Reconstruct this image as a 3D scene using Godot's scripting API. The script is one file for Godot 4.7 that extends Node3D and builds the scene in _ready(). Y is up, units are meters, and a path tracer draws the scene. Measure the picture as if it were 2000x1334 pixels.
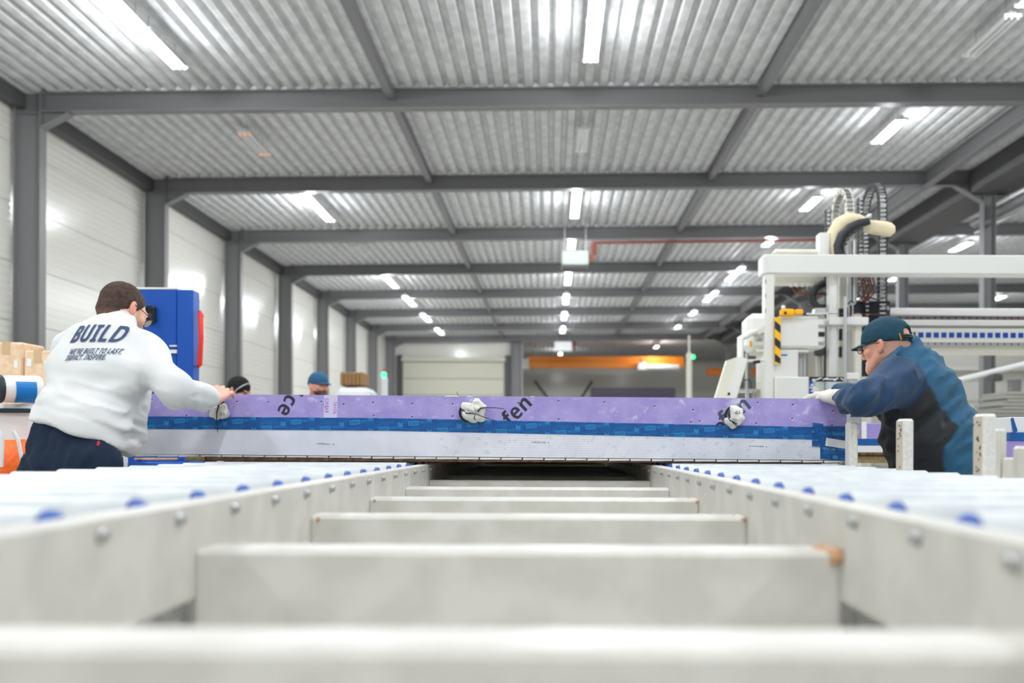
extends Node3D
# A timber-frame factory hall: a roller conveyor seen along its axis, a purple wall panel across it, workers at both ends.
# World: camera axis points to -z; d = distance along that axis. P() turns a photo pixel (2000x1334) and a distance into a point.
const F := 1800.0
const CU := 1076.0
const CV := 868.0
const EYE := 0.95
const ROLL := 0.004
const BEAM := 5.67
const SLOPE := 0.014
var M := {}
var taken := {}

func P(u: float, v: float, d: float) -> Vector3:
	var x := (u - CU) / F * d
	var y := -(v - CV) / F * d
	return Vector3(x * cos(ROLL) - y * sin(ROLL), EYE + x * sin(ROLL) + y * cos(ROLL), -d)

func beam_y(x: float) -> float:
	return EYE + BEAM + SLOPE * x

# ---------------------------------------------------------------- mesh builder
class MB:
	var v := PackedVector3Array()
	var n := PackedVector3Array()
	var t := PackedVector2Array()
	var c := PackedColorArray()
	var i := PackedInt32Array()
	func vert(p: Vector3, nn: Vector3, uv := Vector2.ZERO, col := Color.WHITE) -> int:
		v.append(p); n.append(nn); t.append(uv); c.append(col)
		return v.size() - 1
	func tri(a: Vector3, b: Vector3, d: Vector3, col := Color.WHITE) -> void:  # counter-clockwise seen from outside
		var nn := (b - a).cross(d - a).normalized()
		var k := vert(a, nn, Vector2.ZERO, col); vert(b, nn, Vector2.ZERO, col); vert(d, nn, Vector2.ZERO, col)
		i.append_array([k, k + 2, k + 1])
	func quad(a: Vector3, b: Vector3, d: Vector3, e: Vector3, uv := [Vector2(0, 1), Vector2(1, 1), Vector2(1, 0), Vector2(0, 0)], col := Color.WHITE) -> void:
		var nn := (d - a).cross(e - b).normalized()
		var k := vert(a, nn, uv[0], col); vert(b, nn, uv[1], col); vert(d, nn, uv[2], col); vert(e, nn, uv[3], col)
		i.append_array([k, k + 2, k + 1, k, k + 3, k + 2])
	func box(ce: Vector3, s: Vector3, B := Basis.IDENTITY) -> void:
		var x := B.x * s.x / 2; var y := B.y * s.y / 2; var z := B.z * s.z / 2
		for q in [[x, y, z], [-x, z, y], [y, z, x], [-y, x, z], [z, x, y], [-z, y, x]]:
			var a: Vector3 = q[0]; var b: Vector3 = q[1]; var d: Vector3 = q[2]
			if a.dot(b.cross(d)) < 0:
				b = q[2]; d = q[1]
			quad(ce + a - b - d, ce + a + b - d, ce + a + b + d, ce + a - b + d)
	func rbox(ce: Vector3, s: Vector3, r: float, B := Basis.IDENTITY) -> void:  # chamfered box
		var h := s / 2
		r = minf(r, minf(h.x, minf(h.y, h.z)) * 0.9)
		var g := h - Vector3(r, r, r)
		for ax in 3:
			for sg in [-1.0, 1.0]:
				var e := [Vector3.ZERO, Vector3.ZERO, Vector3.ZERO]
				var b := (ax + 1) % 3; var d := (ax + 2) % 3
				var pts := []
				for q in [[-1, -1], [1, -1], [1, 1], [-1, 1]]:
					var p := Vector3.ZERO
					p[ax] = sg * h[ax]; p[b] = q[0] * g[b] * sg; p[d] = q[1] * g[d]
					pts.append(ce + B * p)
				quad(pts[0], pts[1], pts[2], pts[3])
		for ax in 3:
			var b := (ax + 1) % 3; var d := (ax + 2) % 3
			for s1 in [-1.0, 1.0]:
				for s2 in [-1.0, 1.0]:
					var p := [Vector3.ZERO, Vector3.ZERO, Vector3.ZERO, Vector3.ZERO]
					for k in 4:
						var w := Vector3.ZERO
						w[ax] = g[ax] * (1.0 if k in [1, 2] else -1.0)
						w[b] = s1 * (h[b] if k < 2 else g[b]); w[d] = s2 * (g[d] if k < 2 else h[d])
						p[k] = ce + B * w
					var out := Vector3.ZERO
					out[b] = s1; out[d] = s2
					if (p[1] - p[0]).cross(p[2] - p[0]).dot(B * out) > 0:
						quad(p[0], p[1], p[2], p[3])
					else:
						quad(p[3], p[2], p[1], p[0])
		for sx in [-1.0, 1.0]:
			for sy in [-1.0, 1.0]:
				for sz in [-1.0, 1.0]:
					var a := ce + B * Vector3(sx * h.x, sy * g.y, sz * g.z)
					var b := ce + B * Vector3(sx * g.x, sy * h.y, sz * g.z)
					var d := ce + B * Vector3(sx * g.x, sy * g.y, sz * h.z)
					if sx * sy * sz > 0: tri(a, b, d)
					else: tri(a, d, b)
	func ring_frame(dir: Vector3) -> Array:
		var up := Vector3.UP if absf(dir.y) < 0.9 else Vector3.RIGHT
		var x := dir.cross(up).normalized()
		return [x, x.cross(dir).normalized()]
	func tube(pts: Array, r, seg := 10, caps := true, sx := 1.0) -> void:
		var rings := []
		var fr := []
		for k in pts.size():
			var dir: Vector3 = (pts[mini(k + 1, pts.size() - 1)] - pts[maxi(k - 1, 0)]).normalized()
			if k == 0: fr = ring_frame(dir)
			else:
				var x: Vector3 = (fr[0] - dir * fr[0].dot(dir)).normalized()
				fr = [x, x.cross(dir).normalized()]
			var rr: float = r[k] if r is Array else r
			var ring := []
			for q in seg:
				var a := TAU * q / seg
				var nn: Vector3 = fr[0] * cos(a) + fr[1] * sin(a)
				ring.append(vert(pts[k] + fr[0] * cos(a) * rr * sx + fr[1] * sin(a) * rr, nn, Vector2(float(q) / seg, k)))
			rings.append(ring)
		for k in pts.size() - 1:
			for q in seg:
				var q2 := (q + 1) % seg
				i.append_array([rings[k][q], rings[k][q2], rings[k + 1][q2], rings[k][q], rings[k + 1][q2], rings[k + 1][q]])
		if caps:
			for e in [0, pts.size() - 1]:
				var dir: Vector3 = (pts[0] - pts[1]).normalized() if e == 0 else (pts[e] - pts[e - 1]).normalized()
				var m := vert(pts[e], dir)
				var base := v.size()
				for q in seg: vert(v[rings[e][q]], dir)
				for q in seg:
					var q2 := (q + 1) % seg
					if e == 0: i.append_array([m, base + q2, base + q])
					else: i.append_array([m, base + q, base + q2])
	func cyl(a: Vector3, b: Vector3, r: float, seg := 12, r2 := -1.0) -> void:
		tube([a, b], [r, r if r2 < 0 else r2], seg)
	func lathe(o: Vector3, ax: Vector3, prof: Array, seg := 20) -> void:  # prof: [radius, height] pairs
		var pts := []; var rs := []
		for q in prof:
			pts.append(o + ax * q[1]); rs.append(maxf(q[0], 0.0005))
		var fr := ring_frame(ax)
		var rings := []
		for k in pts.size():
			var k0 := maxi(k - 1, 0); var k1 := mini(k + 1, pts.size() - 1)
			var dr: float = prof[k1][0] - prof[k0][0]; var dh: float = prof[k1][1] - prof[k0][1]
			var ring := []
			for q in seg:
				var a := TAU * q / seg
				var rad: Vector3 = fr[0] * cos(a) + fr[1] * sin(a)
				ring.append(vert(pts[k] + rad * rs[k], (rad * dh - ax * dr).normalized() if absf(dh) + absf(dr) > 1e-6 else rad, Vector2(float(q) / seg, float(k) / pts.size())))
			rings.append(ring)
		for k in pts.size() - 1:
			for q in seg:
				var q2 := (q + 1) % seg
				i.append_array([rings[k][q], rings[k][q2], rings[k + 1][q2], rings[k][q], rings[k + 1][q2], rings[k + 1][q]])
	func prism(poly: Array, o: Vector3, ux: Vector3, uy: Vector3, dep: Vector3) -> void:  # polygon at o in the plane ux, uy, pushed along dep
		var pv := PackedVector2Array(poly)
		if Geometry2D.is_polygon_clockwise(pv): pv.reverse()
		var flip := ux.cross(uy).dot(dep) > 0
		var ids := Geometry2D.triangulate_polygon(pv)
		var nn := dep.normalized()
		for side in 2:
			var base := v.size()
			for p in pv: vert(o + ux * p.x + uy * p.y + (dep if side else Vector3.ZERO), nn if side else -nn, p)
			for k in range(0, ids.size(), 3):
				if (v[base + ids[k + 1]] - v[base + ids[k]]).cross(v[base + ids[k + 2]] - v[base + ids[k]]).dot(n[base]) > 0:
					i.append_array([base + ids[k], base + ids[k + 2], base + ids[k + 1]])
				else:
					i.append_array([base + ids[k], base + ids[k + 1], base + ids[k + 2]])
		for k in pv.size():
			var a := o + ux * pv[k].x + uy * pv[k].y
			var q: Vector2 = pv[(k + 1) % pv.size()]
			var b := o + ux * q.x + uy * q.y
			if flip: quad(a, b, b + dep, a + dep)
			else: quad(b, a, a + dep, b + dep)
	func mesh(off := Vector3.ZERO, colours := false) -> ArrayMesh:
		var arr := []
		arr.resize(Mesh.ARRAY_MAX)
		var w := v.duplicate()
		if off != Vector3.ZERO:
			for k in w.size(): w[k] -= off
		arr[Mesh.ARRAY_VERTEX] = w; arr[Mesh.ARRAY_NORMAL] = n; arr[Mesh.ARRAY_TEX_UV] = t; arr[Mesh.ARRAY_INDEX] = i
		if colours: arr[Mesh.ARRAY_COLOR] = c
		var m := ArrayMesh.new()
		m.add_surface_from_arrays(Mesh.PRIMITIVE_TRIANGLES, arr)
		return m
	func base() -> Vector3:
		var lo := v[0]; var hi := v[0]
		for p in v:
			lo = lo.min(p); hi = hi.max(p)
		return Vector3((lo.x + hi.x) / 2, lo.y, (lo.z + hi.z) / 2)

# ---------------------------------------------------------------- implicit surfaces for bodies, cloth and bundles
class Field:
	var o: Vector3
	var c: float
	var nx: int
	var ny: int
	var nz: int
	var f := PackedFloat32Array()
	func _init(lo: Vector3, hi: Vector3, cell: float) -> void:
		o = lo; c = cell
		nx = ceili((hi.x - lo.x) / c) + 2; ny = ceili((hi.y - lo.y) / c) + 2; nz = ceili((hi.z - lo.z) / c) + 2
		f.resize(nx * ny * nz); f.fill(1.0)
	func span(lo: Vector3, hi: Vector3) -> Array:
		var a := (lo - o) / c; var b := (hi - o) / c
		return [maxi(floori(a.x), 0), mini(ceili(b.x), nx - 1), maxi(floori(a.y), 0), mini(ceili(b.y), ny - 1), maxi(floori(a.z), 0), mini(ceili(b.z), nz - 1)]
	func cap(a: Vector3, b: Vector3, ra: float, rb: float, k: float, s := Vector3.ZERO, fl := 1.0, sub := false) -> void:
		var m := maxf(ra, rb) * maxf(1.0, fl) + k + 2.5 * c
		var mm := Vector3(m, m, m)
		var q := span(a.min(b) - mm, a.max(b) + mm)
		var st := 1.0 / fl - 1.0
		var b2 := b + s * ((b - a).dot(s) * st)
		var ab := b2 - a
		var l2 := maxf(ab.length_squared(), 1e-9)
		var dm := minf(1.0, fl)
		for z in range(q[4], q[5] + 1):
			for y in range(q[2], q[3] + 1):
				var row := (z * ny + y) * nx
				var p := o + Vector3(q[0] * c, y * c, z * c) - a
				for x in range(q[0], q[1] + 1):
					var w := p + s * (p.dot(s) * st)
					var t := clampf(w.dot(ab) / l2, 0.0, 1.0)
					var d := ((w - ab * t).length() - ra - (rb - ra) * t) * dm
					var e := f[row + x]
					if sub:
						var h := maxf(k - absf(e + d), 0.0) / k
						f[row + x] = maxf(e, -d) + h * h * k * 0.25
					else:
						var h := maxf(k - absf(e - d), 0.0) / k
						f[row + x] = minf(e, d) - h * h * k * 0.25
					p.x += c
	func ell(ce: Vector3, B: Basis, r: Vector3, k: float, sub := false) -> void:
		var m := maxf(r.x, maxf(r.y, r.z)) + k + 2.5 * c
		var mm := Vector3(m, m, m)
		var q := span(ce - mm, ce + mm)
		var T := B.transposed()
		for z in range(q[4], q[5] + 1):
			for y in range(q[2], q[3] + 1):
				var row := (z * ny + y) * nx
				var p := o + Vector3(q[0] * c, y * c, z * c) - ce
				for x in range(q[0], q[1] + 1):
					var w := (T * p) / r
					var k0 := w.length()
					var k1 := (w / r).length()
					var d := k0 * (k0 - 1.0) / maxf(k1, 1e-6) if k0 > 0.05 else -minf(r.x, minf(r.y, r.z))
					var e := f[row + x]
					if sub:
						var h := maxf(k - absf(e + d), 0.0) / k
						f[row + x] = maxf(e, -d) + h * h * k * 0.25
					else:
						var h := maxf(k - absf(e - d), 0.0) / k
						f[row + x] = minf(e, d) - h * h * k * 0.25
					p.x += c
	func cut(at: Vector3, nn: Vector3, reach := 9.0) -> void:  # removes what lies on the side nn points to, within reach of at
		var mm := Vector3(reach, reach, reach)
		var q := span(at - mm, at + mm)
		for z in range(q[4], q[5] + 1):
			for y in range(q[2], q[3] + 1):
				var row := (z * ny + y) * nx
				for x in range(q[0], q[1] + 1):
					var p := o + Vector3(x * c, y * c, z * c) - at
					if p.length_squared() < reach * reach:
						f[row + x] = maxf(f[row + x], p.dot(nn))
	func carve(fn: Callable) -> void:  # keeps where fn(p) < 0
		for z in nz:
			for y in ny:
				var row := (z * ny + y) * nx
				for x in nx:
					if f[row + x] < 0.05:
						f[row + x] = maxf(f[row + x], fn.call(o + Vector3(x * c, y * c, z * c)))
	func warp(noise: FastNoiseLite, amp: float, B := Basis.IDENTITY) -> void:
		for z in nz:
			for y in ny:
				var row := (z * ny + y) * nx
				for x in nx:
					if absf(f[row + x]) < 0.04:
						var p := B * (o + Vector3(x * c, y * c, z * c))
						f[row + x] += noise.get_noise_3dv(p) * amp
	func each(fn: Callable) -> void:  # adds fn(p) near the surface
		for z in nz:
			for y in ny:
				var row := (z * ny + y) * nx
				for x in nx:
					if absf(f[row + x]) < 0.04: f[row + x] += fn.call(o + Vector3(x * c, y * c, z * c))
	func at(p: Vector3) -> float:
		var g := (p - o) / c
		var x := clampi(floori(g.x), 0, nx - 2); var y := clampi(floori(g.y), 0, ny - 2); var z := clampi(floori(g.z), 0, nz - 2)
		var w := g - Vector3(x, y, z)
		var r := (z * ny + y) * nx + x
		var s := nx * ny
		var a := lerpf(lerpf(f[r], f[r + 1], w.x), lerpf(f[r + nx], f[r + nx + 1], w.x), w.y)
		var b := lerpf(lerpf(f[r + s], f[r + s + 1], w.x), lerpf(f[r + s + nx], f[r + s + nx + 1], w.x), w.y)
		return lerpf(a, b, w.z)
	func net(mb: MB, paint = null) -> void:
		var id := PackedInt32Array()
		id.resize(nx * ny * nz); id.fill(-1)
		var off := PackedInt32Array()
		var cor := PackedVector3Array()
		for k in 8:
			off.append((k & 1) + ((k >> 1) & 1) * nx + (k >> 2) * nx * ny)
			cor.append(Vector3(k & 1, (k >> 1) & 1, k >> 2))
		var edges := [[0, 1], [2, 3], [4, 5], [6, 7], [0, 2], [1, 3], [4, 6], [5, 7], [0, 4], [1, 5], [2, 6], [3, 7]]
		var first := mb.v.size()
		var cells := []
		var lim := 4.0 * c
		for z in nz - 1:
			for y in ny - 1:
				var row := (z * ny + y) * nx
				for x in nx - 1:
					var r := row + x
					if absf(f[r]) > lim: continue
					var mask := 0
					for k in 8:
						if f[r + off[k]] < 0.0: mask |= 1 << k
					if mask == 0 or mask == 255: continue
					var sum := Vector3.ZERO
					var cnt := 0
					for e in edges:
						var f0 := f[r + off[e[0]]]; var f1 := f[r + off[e[1]]]
						if (f0 < 0.0) != (f1 < 0.0):
							sum += cor[e[0]].lerp(cor[e[1]], f0 / (f0 - f1)); cnt += 1
					var p := o + (Vector3(x, y, z) + sum / cnt) * c
					id[r] = mb.vert(p, Vector3.ZERO, Vector2.ZERO, paint.call(p) if paint != null else Color.WHITE)
					cells.append(r)
		var dx := [1, nx, nx * ny]
		for r in cells:
			for ax in 3:
				var a0: float = f[r]; var a1: float = f[r + dx[ax]]
				if (a0 < 0.0) == (a1 < 0.0): continue
				var u: int = dx[(ax + 1) % 3]; var w: int = dx[(ax + 2) % 3]
				if r - u - w < 0: continue
				var q := [id[r], id[r - u], id[r - u - w], id[r - w]]
				if q.min() < 0: continue
				if a0 >= 0.0: q.reverse()
				var nn := (mb.v[q[2]] - mb.v[q[0]]).cross(mb.v[q[3]] - mb.v[q[1]])
				for k in 4: mb.n[q[k]] += nn
				mb.i.append_array([q[0], q[2], q[1], q[0], q[3], q[2]])
		for k in range(first, mb.v.size()): mb.n[k] = mb.n[k].normalized()

# ---------------------------------------------------------------- scene helpers
func numbered(called: String) -> String:
	var k: int = taken.get(called, 0)
	taken[called] = k + 1
	return called if k == 0 else "%s_%03d" % [called, k]

func tag(o: Node, label: String, category := "", group := "", kind := "") -> Node:
	if label: o.set_meta("label", label)
	if category: o.set_meta("category", category)
	if group: o.set_meta("group", group)
	if kind: o.set_meta("kind", kind)
	return o

func thing(called: String, label: String, category: String, at: Vector3, group := "", kind := "") -> Node3D:
	var o := Node3D.new()
	o.name = numbered(called)
	add_child(o)
	o.position = at
	tag(o, label, category, group, kind)
	return o

func obj(called: String, mb: MB, m: Material, parent: Node3D = null, colours := false) -> MeshInstance3D:
	var o := MeshInstance3D.new()
	var b := mb.base()
	var me := mb.mesh(b, colours)
	me.surface_set_material(0, m)
	o.mesh = me
	if parent == null or parent == self:
		o.name = numbered(called)
		add_child(o)
	else:
		o.name = called
		parent.add_child(o, true)
	o.global_position = b
	return o

func put(called: String, me: Mesh, at: Vector3, parent: Node3D, B := Basis.IDENTITY) -> MeshInstance3D:  # a shared mesh placed once more
	var o := MeshInstance3D.new()
	o.mesh = me
	o.name = called
	parent.add_child(o, true)
	o.global_transform = Transform3D(B, at)
	return o

func shared(mb: MB, m: Material) -> ArrayMesh:
	var me := mb.mesh()
	me.surface_set_material(0, m)
	return me

func pbox(called: String, u0: float, v0: float, u1: float, v1: float, d: float, deep: float, m: Material, parent: Node3D, r := 0.004) -> MeshInstance3D:
	var a := P(u0, v1, d); var b := P(u1, v0, d)
	var mb := MB.new()
	mb.rbox(Vector3((a.x + b.x) / 2, (a.y + b.y) / 2, -d - deep / 2), Vector3(absf(b.x - a.x), absf(b.y - a.y), deep), r)
	return obj(called, mb, m, parent)

func noise(freq: float, sd := 1, oct := 3) -> FastNoiseLite:
	var z := FastNoiseLite.new()
	z.seed = sd; z.frequency = freq; z.fractal_octaves = oct
	z.noise_type = FastNoiseLite.TYPE_SIMPLEX_SMOOTH
	return z

func ramp_tex(freq: float, a: Color, b: Color, sd := 1, size := 256, lo := 0.3, hi := 0.7, oct := 4) -> NoiseTexture2D:
	var t := NoiseTexture2D.new()
	t.width = size; t.height = size; t.seamless = true
	t.noise = noise(freq, sd, oct)
	var g := Gradient.new()
	g.offsets = PackedFloat32Array([lo, hi]); g.colors = PackedColorArray([a, b])
	t.color_ramp = g
	return t

func bump_tex(freq: float, strength: float, sd := 1, size := 256) -> NoiseTexture2D:
	var t := NoiseTexture2D.new()
	t.width = size; t.height = size; t.seamless = true; t.as_normal_map = true; t.bump_strength = strength
	t.noise = noise(freq, sd, 3)
	return t

func mat(called: String, col: Color, rough := 0.6, metal := 0.0) -> StandardMaterial3D:
	var m := StandardMaterial3D.new()
	m.resource_name = called
	m.albedo_color = col; m.roughness = rough; m.metallic = metal
	M[called] = m
	return m

func grain(m: StandardMaterial3D, tex: Texture2D, scale: float, world := true) -> StandardMaterial3D:
	m.albedo_texture = tex
	m.uv1_triplanar = true; m.uv1_world_triplanar = world
	m.uv1_scale = Vector3(scale, scale, scale)
	return m

func rgb(r: int, g: int, b: int) -> Color:
	return Color8(r, g, b)

# ---------------------------------------------------------------- lettering drawn into pictures
func glyphs(s: String, weight := 700, sans := true) -> PackedVector2Array:  # triangles, one em high, middle at the origin, y up
	var tm := TextMesh.new()
	var fo := SystemFont.new()
	fo.font_names = PackedStringArray(["Droid Sans"]) if sans else PackedStringArray(["Droid Serif"])
	fo.font_weight = weight
	tm.font = fo; tm.text = s; tm.font_size = 64; tm.pixel_size = 1.0 / 64; tm.depth = 0.0; tm.curve_step = 2.0
	var arr := tm.get_mesh_arrays()
	var vs: PackedVector3Array = arr[Mesh.ARRAY_VERTEX]
	var out := PackedVector2Array()
	if arr[Mesh.ARRAY_INDEX] != null and arr[Mesh.ARRAY_INDEX].size():
		for k in arr[Mesh.ARRAY_INDEX]: out.append(Vector2(vs[k].x, vs[k].y))
	else:
		for p in vs: out.append(Vector2(p.x, p.y))
	var lo := out[0]; var hi := out[0]
	for p in out:
		lo = lo.min(p); hi = hi.max(p)
	for k in out.size(): out[k] -= (lo + hi) / 2
	return out

func stamp(im: Image, tris: PackedVector2Array, at: Vector2, em: float, angle: float, col: Color, sx := 1.0, shear := 0.0, wrap := false) -> void:  # angle in degrees, clockwise; at in pixels
	var w := im.get_width(); var h := im.get_height()
	var rot := Transform2D(deg_to_rad(angle), at)
	for k in range(0, tris.size(), 3):
		var a := rot * (Vector2(tris[k].x * sx + tris[k].y * shear, -tris[k].y) * em)
		var b := rot * (Vector2(tris[k + 1].x * sx + tris[k + 1].y * shear, -tris[k + 1].y) * em)
		var d := rot * (Vector2(tris[k + 2].x * sx + tris[k + 2].y * shear, -tris[k + 2].y) * em)
		fill_tri(im, a, b, d, col, w, h, wrap)

func fill_tri(im: Image, a: Vector2, b: Vector2, d: Vector2, col: Color, w: int, h: int, wrap: bool) -> void:
	var ar := (b - a).cross(d - a)
	if absf(ar) < 1e-6: return
	var x0 := floori(minf(a.x, minf(b.x, d.x))); var x1 := ceili(maxf(a.x, maxf(b.x, d.x)))
	var y0 := maxi(floori(minf(a.y, minf(b.y, d.y))), 0); var y1 := mini(ceili(maxf(a.y, maxf(b.y, d.y))), h - 1)
	if not wrap:
		x0 = maxi(x0, 0); x1 = mini(x1, w - 1)
	for y in range(y0, y1 + 1):
		for x in range(x0, x1 + 1):
			var p := Vector2(x + 0.5, y + 0.5)
			var s0 := (b - a).cross(p - a) / ar; var s1 := (d - b).cross(p - b) / ar; var s2 := (a - d).cross(p - d) / ar
			if s0 >= -0.001 and s1 >= -0.001 and s2 >= -0.001:
				var px := posmod(x, w)
				im.set_pixel(px, y, im.get_pixel(px, y).lerp(Color(col.r, col.g, col.b), col.a))

func tex(im: Image) -> ImageTexture:
	return ImageTexture.create_from_image(im)

# ---------------------------------------------------------------- materials
func materials() -> void:
	grain(mat("concrete", Color.WHITE, 0.55), ramp_tex(0.02, rgb(196, 194, 188), rgb(214, 212, 206), 3), 0.25)
	grain(mat("cream_paint", Color.WHITE, 0.42), ramp_tex(0.03, rgb(206, 203, 195), rgb(216, 214, 207), 5), 0.9)
	mat("rust", rgb(196, 152, 112), 0.85)
	grain(mat("roller_white", Color.WHITE, 0.33), ramp_tex(0.03, rgb(200, 206, 208), rgb(214, 219, 220), 8), 1.4)
	mat("cap_blue", rgb(24, 84, 176), 0.45)
	mat("zinc", rgb(172, 174, 172), 0.35, 0.7)
	grain(mat("deck", Color.WHITE, 0.6, 0.0), ramp_tex(0.02, rgb(196, 197, 198), rgb(214, 215, 216), 11), 0.5)
	mat("frame_grey", rgb(120, 120, 122), 0.45)
	mat("frame_dark", rgb(84, 84, 85), 0.6)
	mat("wall_panel", rgb(228, 227, 219), 0.2)
	mat("wall_grey", rgb(158, 158, 150), 0.6)
	mat("door_beige", rgb(206, 204, 188), 0.5)
	mat("door_dark", rgb(158, 150, 178), 0.45)
	mat("lamp_white", rgb(238, 239, 240), 0.4)
	var t := mat("lamp_tube", rgb(250, 250, 250), 0.3)
	t.emission_enabled = true; t.emission = Color(0.95, 0.97, 1.0); t.emission_energy_multiplier = 4.0
	var og := mat("lamp_tube_end_glow", rgb(255, 200, 160), 0.3)
	og.emission_enabled = true; og.emission = Color(1.0, 0.42, 0.2); og.emission_energy_multiplier = 0.55
	mat("lamp_tube_off", rgb(226, 226, 226), 0.25)
	mat("heater_grey", rgb(164, 174, 164), 0.5)
	mat("crane_orange", rgb(244, 140, 24), 0.45)
	mat("copper_pipe", rgb(128, 66, 54), 0.5)
	mat("machine_white", rgb(231, 232, 227), 0.38)
	mat("machine_cream", rgb(222, 220, 206), 0.45)
	mat("black_plastic", rgb(24, 26, 30), 0.5)
	mat("black_chain", rgb(34, 37, 42), 0.5)
	mat("aluminium", rgb(200, 202, 204), 0.32, 0.6)
	mat("hazard_yellow", rgb(255, 196, 0), 0.5)
	mat("switch_yellow", rgb(250, 184, 12), 0.45)
	mat("navy_panel", rgb(28, 34, 48), 0.5)
	mat("square_blue", rgb(12, 74, 170), 0.5)
	mat("cabinet_blue", rgb(0, 80, 178), 0.42)
	mat("red_plastic", rgb(232, 52, 40), 0.4)
	grain(mat("cardboard", Color.WHITE, 0.75), ramp_tex(0.03, rgb(230, 196, 158), rgb(240, 212, 180), 21), 2.0)
	mat("box_tape", rgb(214, 182, 146), 0.25)
	mat("white_film", rgb(232, 234, 236), 0.3)
	mat("bucket_white", rgb(240, 240, 238), 0.35)
	mat("label_blue", rgb(0, 124, 206), 0.4)
	mat("label_white", rgb(240, 240, 240), 0.5)
	mat("lid_dark", rgb(26, 44, 58), 0.5)
	grain(mat("bag_orange", Color.WHITE, 0.6), ramp_tex(0.05, rgb(242, 98, 26), rgb(255, 124, 48), 22), 3.0)
	grain(mat("timber", Color.WHITE, 0.75), ramp_tex(0.03, rgb(196, 150, 96), rgb(222, 182, 128), 23), 2.0)
	grain(mat("timber_brown", Color.WHITE, 0.8), ramp_tex(0.03, rgb(82, 58, 38), rgb(124, 92, 64), 24), 3.0)
	grain(mat("timber_olive", Color.WHITE, 0.8), ramp_tex(0.05, rgb(140, 124, 84), rgb(160, 142, 100), 25), 3.0)
	mat("sack_brown", rgb(150, 116, 76), 0.85)
	grain(mat("post_white", Color.WHITE, 0.5), ramp_tex(0.05, rgb(228, 226, 218), rgb(240, 239, 234), 26), 4.0)
	mat("post_edge_worn", rgb(206, 196, 178), 0.7)
	mat("ink_black", rgb(38, 40, 46), 0.7)
	var gr := mat("signal_green_lamp", rgb(90, 255, 190), 0.3)
	gr.emission_enabled = true; gr.emission = Color(0.25, 1.0, 0.62); gr.emission_energy_multiplier = 1.8
	var rd := mat("signal_red_lamp", rgb(255, 60, 30), 0.3)
	rd.emission_enabled = true; rd.emission = Color(1.0, 0.12, 0.04); rd.emission_energy_multiplier = 3.0
	# cloth and skin
	var fb := bump_tex(0.25, 3.0, 31)
	for q in [["sweat_white", rgb(228, 230, 230), 0.92], ["trouser_navy", rgb(18, 36, 60), 0.95], ["jacket", Color.WHITE, 0.9], ["cap_cloth", rgb(16, 62, 80), 0.9], ["cap_far", rgb(44, 92, 130), 0.9], ["beanie", rgb(26, 26, 28), 0.95], ["dark_cloth", rgb(30, 32, 38), 0.95], ["glove", rgb(216, 212, 202), 0.9], ["glove_palm", rgb(118, 114, 116), 0.9], ["bundle_cloth", rgb(232, 231, 226), 0.85]]:
		var m := mat(q[0], q[1], q[2])
		m.normal_enabled = true; m.normal_texture = fb; m.normal_scale = 0.5
		m.uv1_triplanar = true; m.uv1_scale = Vector3(6, 6, 6)
	M.jacket.vertex_color_use_as_albedo = true
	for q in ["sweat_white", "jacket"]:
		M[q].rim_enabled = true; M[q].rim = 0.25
	var sk := mat("skin", Color.WHITE, 0.55)
	sk.vertex_color_use_as_albedo = true
	sk.subsurf_scatter_enabled = true; sk.subsurf_scatter_strength = 0.15
	mat("hair_dark", Color.WHITE, 0.9)
	M.hair_dark.vertex_color_use_as_albedo = true
	mat("print_navy", rgb(60, 78, 116), 0.8)
	mat("shoe", rgb(40, 38, 38), 0.7)
	mat("wire_black", rgb(18, 18, 22), 0.45)
	var gl := mat("spectacle_glass", Color(0.9, 0.95, 0.95, 0.25), 0.05)
	gl.transparency = BaseMaterial3D.TRANSPARENCY_ALPHA
	var ac := mat("acrylic", Color(0.86, 0.92, 0.95, 0.2), 0.08)
	ac.transparency = BaseMaterial3D.TRANSPARENCY_ALPHA

# ---------------------------------------------------------------- camera and light
func camera_and_light() -> void:
	var cam := Camera3D.new()
	cam.name = "camera"
	var at := CameraAttributesPhysical.new()
	at.frustum_focal_length = 35.0
	at.frustum_focus_distance = 4.1
	at.frustum_near = 0.1
	at.frustum_far = 300.0
	at.exposure_aperture = 2.0
	add_child(cam)
	cam.attributes = at
	cam.position = Vector3(0, EYE, 0)
	cam.rotation = Vector3(0, 0, ROLL)
	cam.projection = Camera3D.PROJECTION_FRUSTUM
	cam.near = 0.1
	cam.far = 300.0
	cam.size = 0.1 * 1334.0 / F
	cam.frustum_offset = Vector2(1000.0 - CU, CV - 667.0) / F * 0.1
	cam.current = true
	var we := WorldEnvironment.new()
	we.name = "surroundings"
	var e := Environment.new()
	e.background_mode = Environment.BG_COLOR
	e.background_color = Color(0.05, 0.055, 0.06)
	e.tonemap_mode = Environment.TONE_MAPPER_LINEAR
	e.tonemap_exposure = 1.0
	e.sdfgi_enabled = true; e.ssao_enabled = true; e.ssil_enabled = true
	we.environment = e
	add_child(we)

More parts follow.
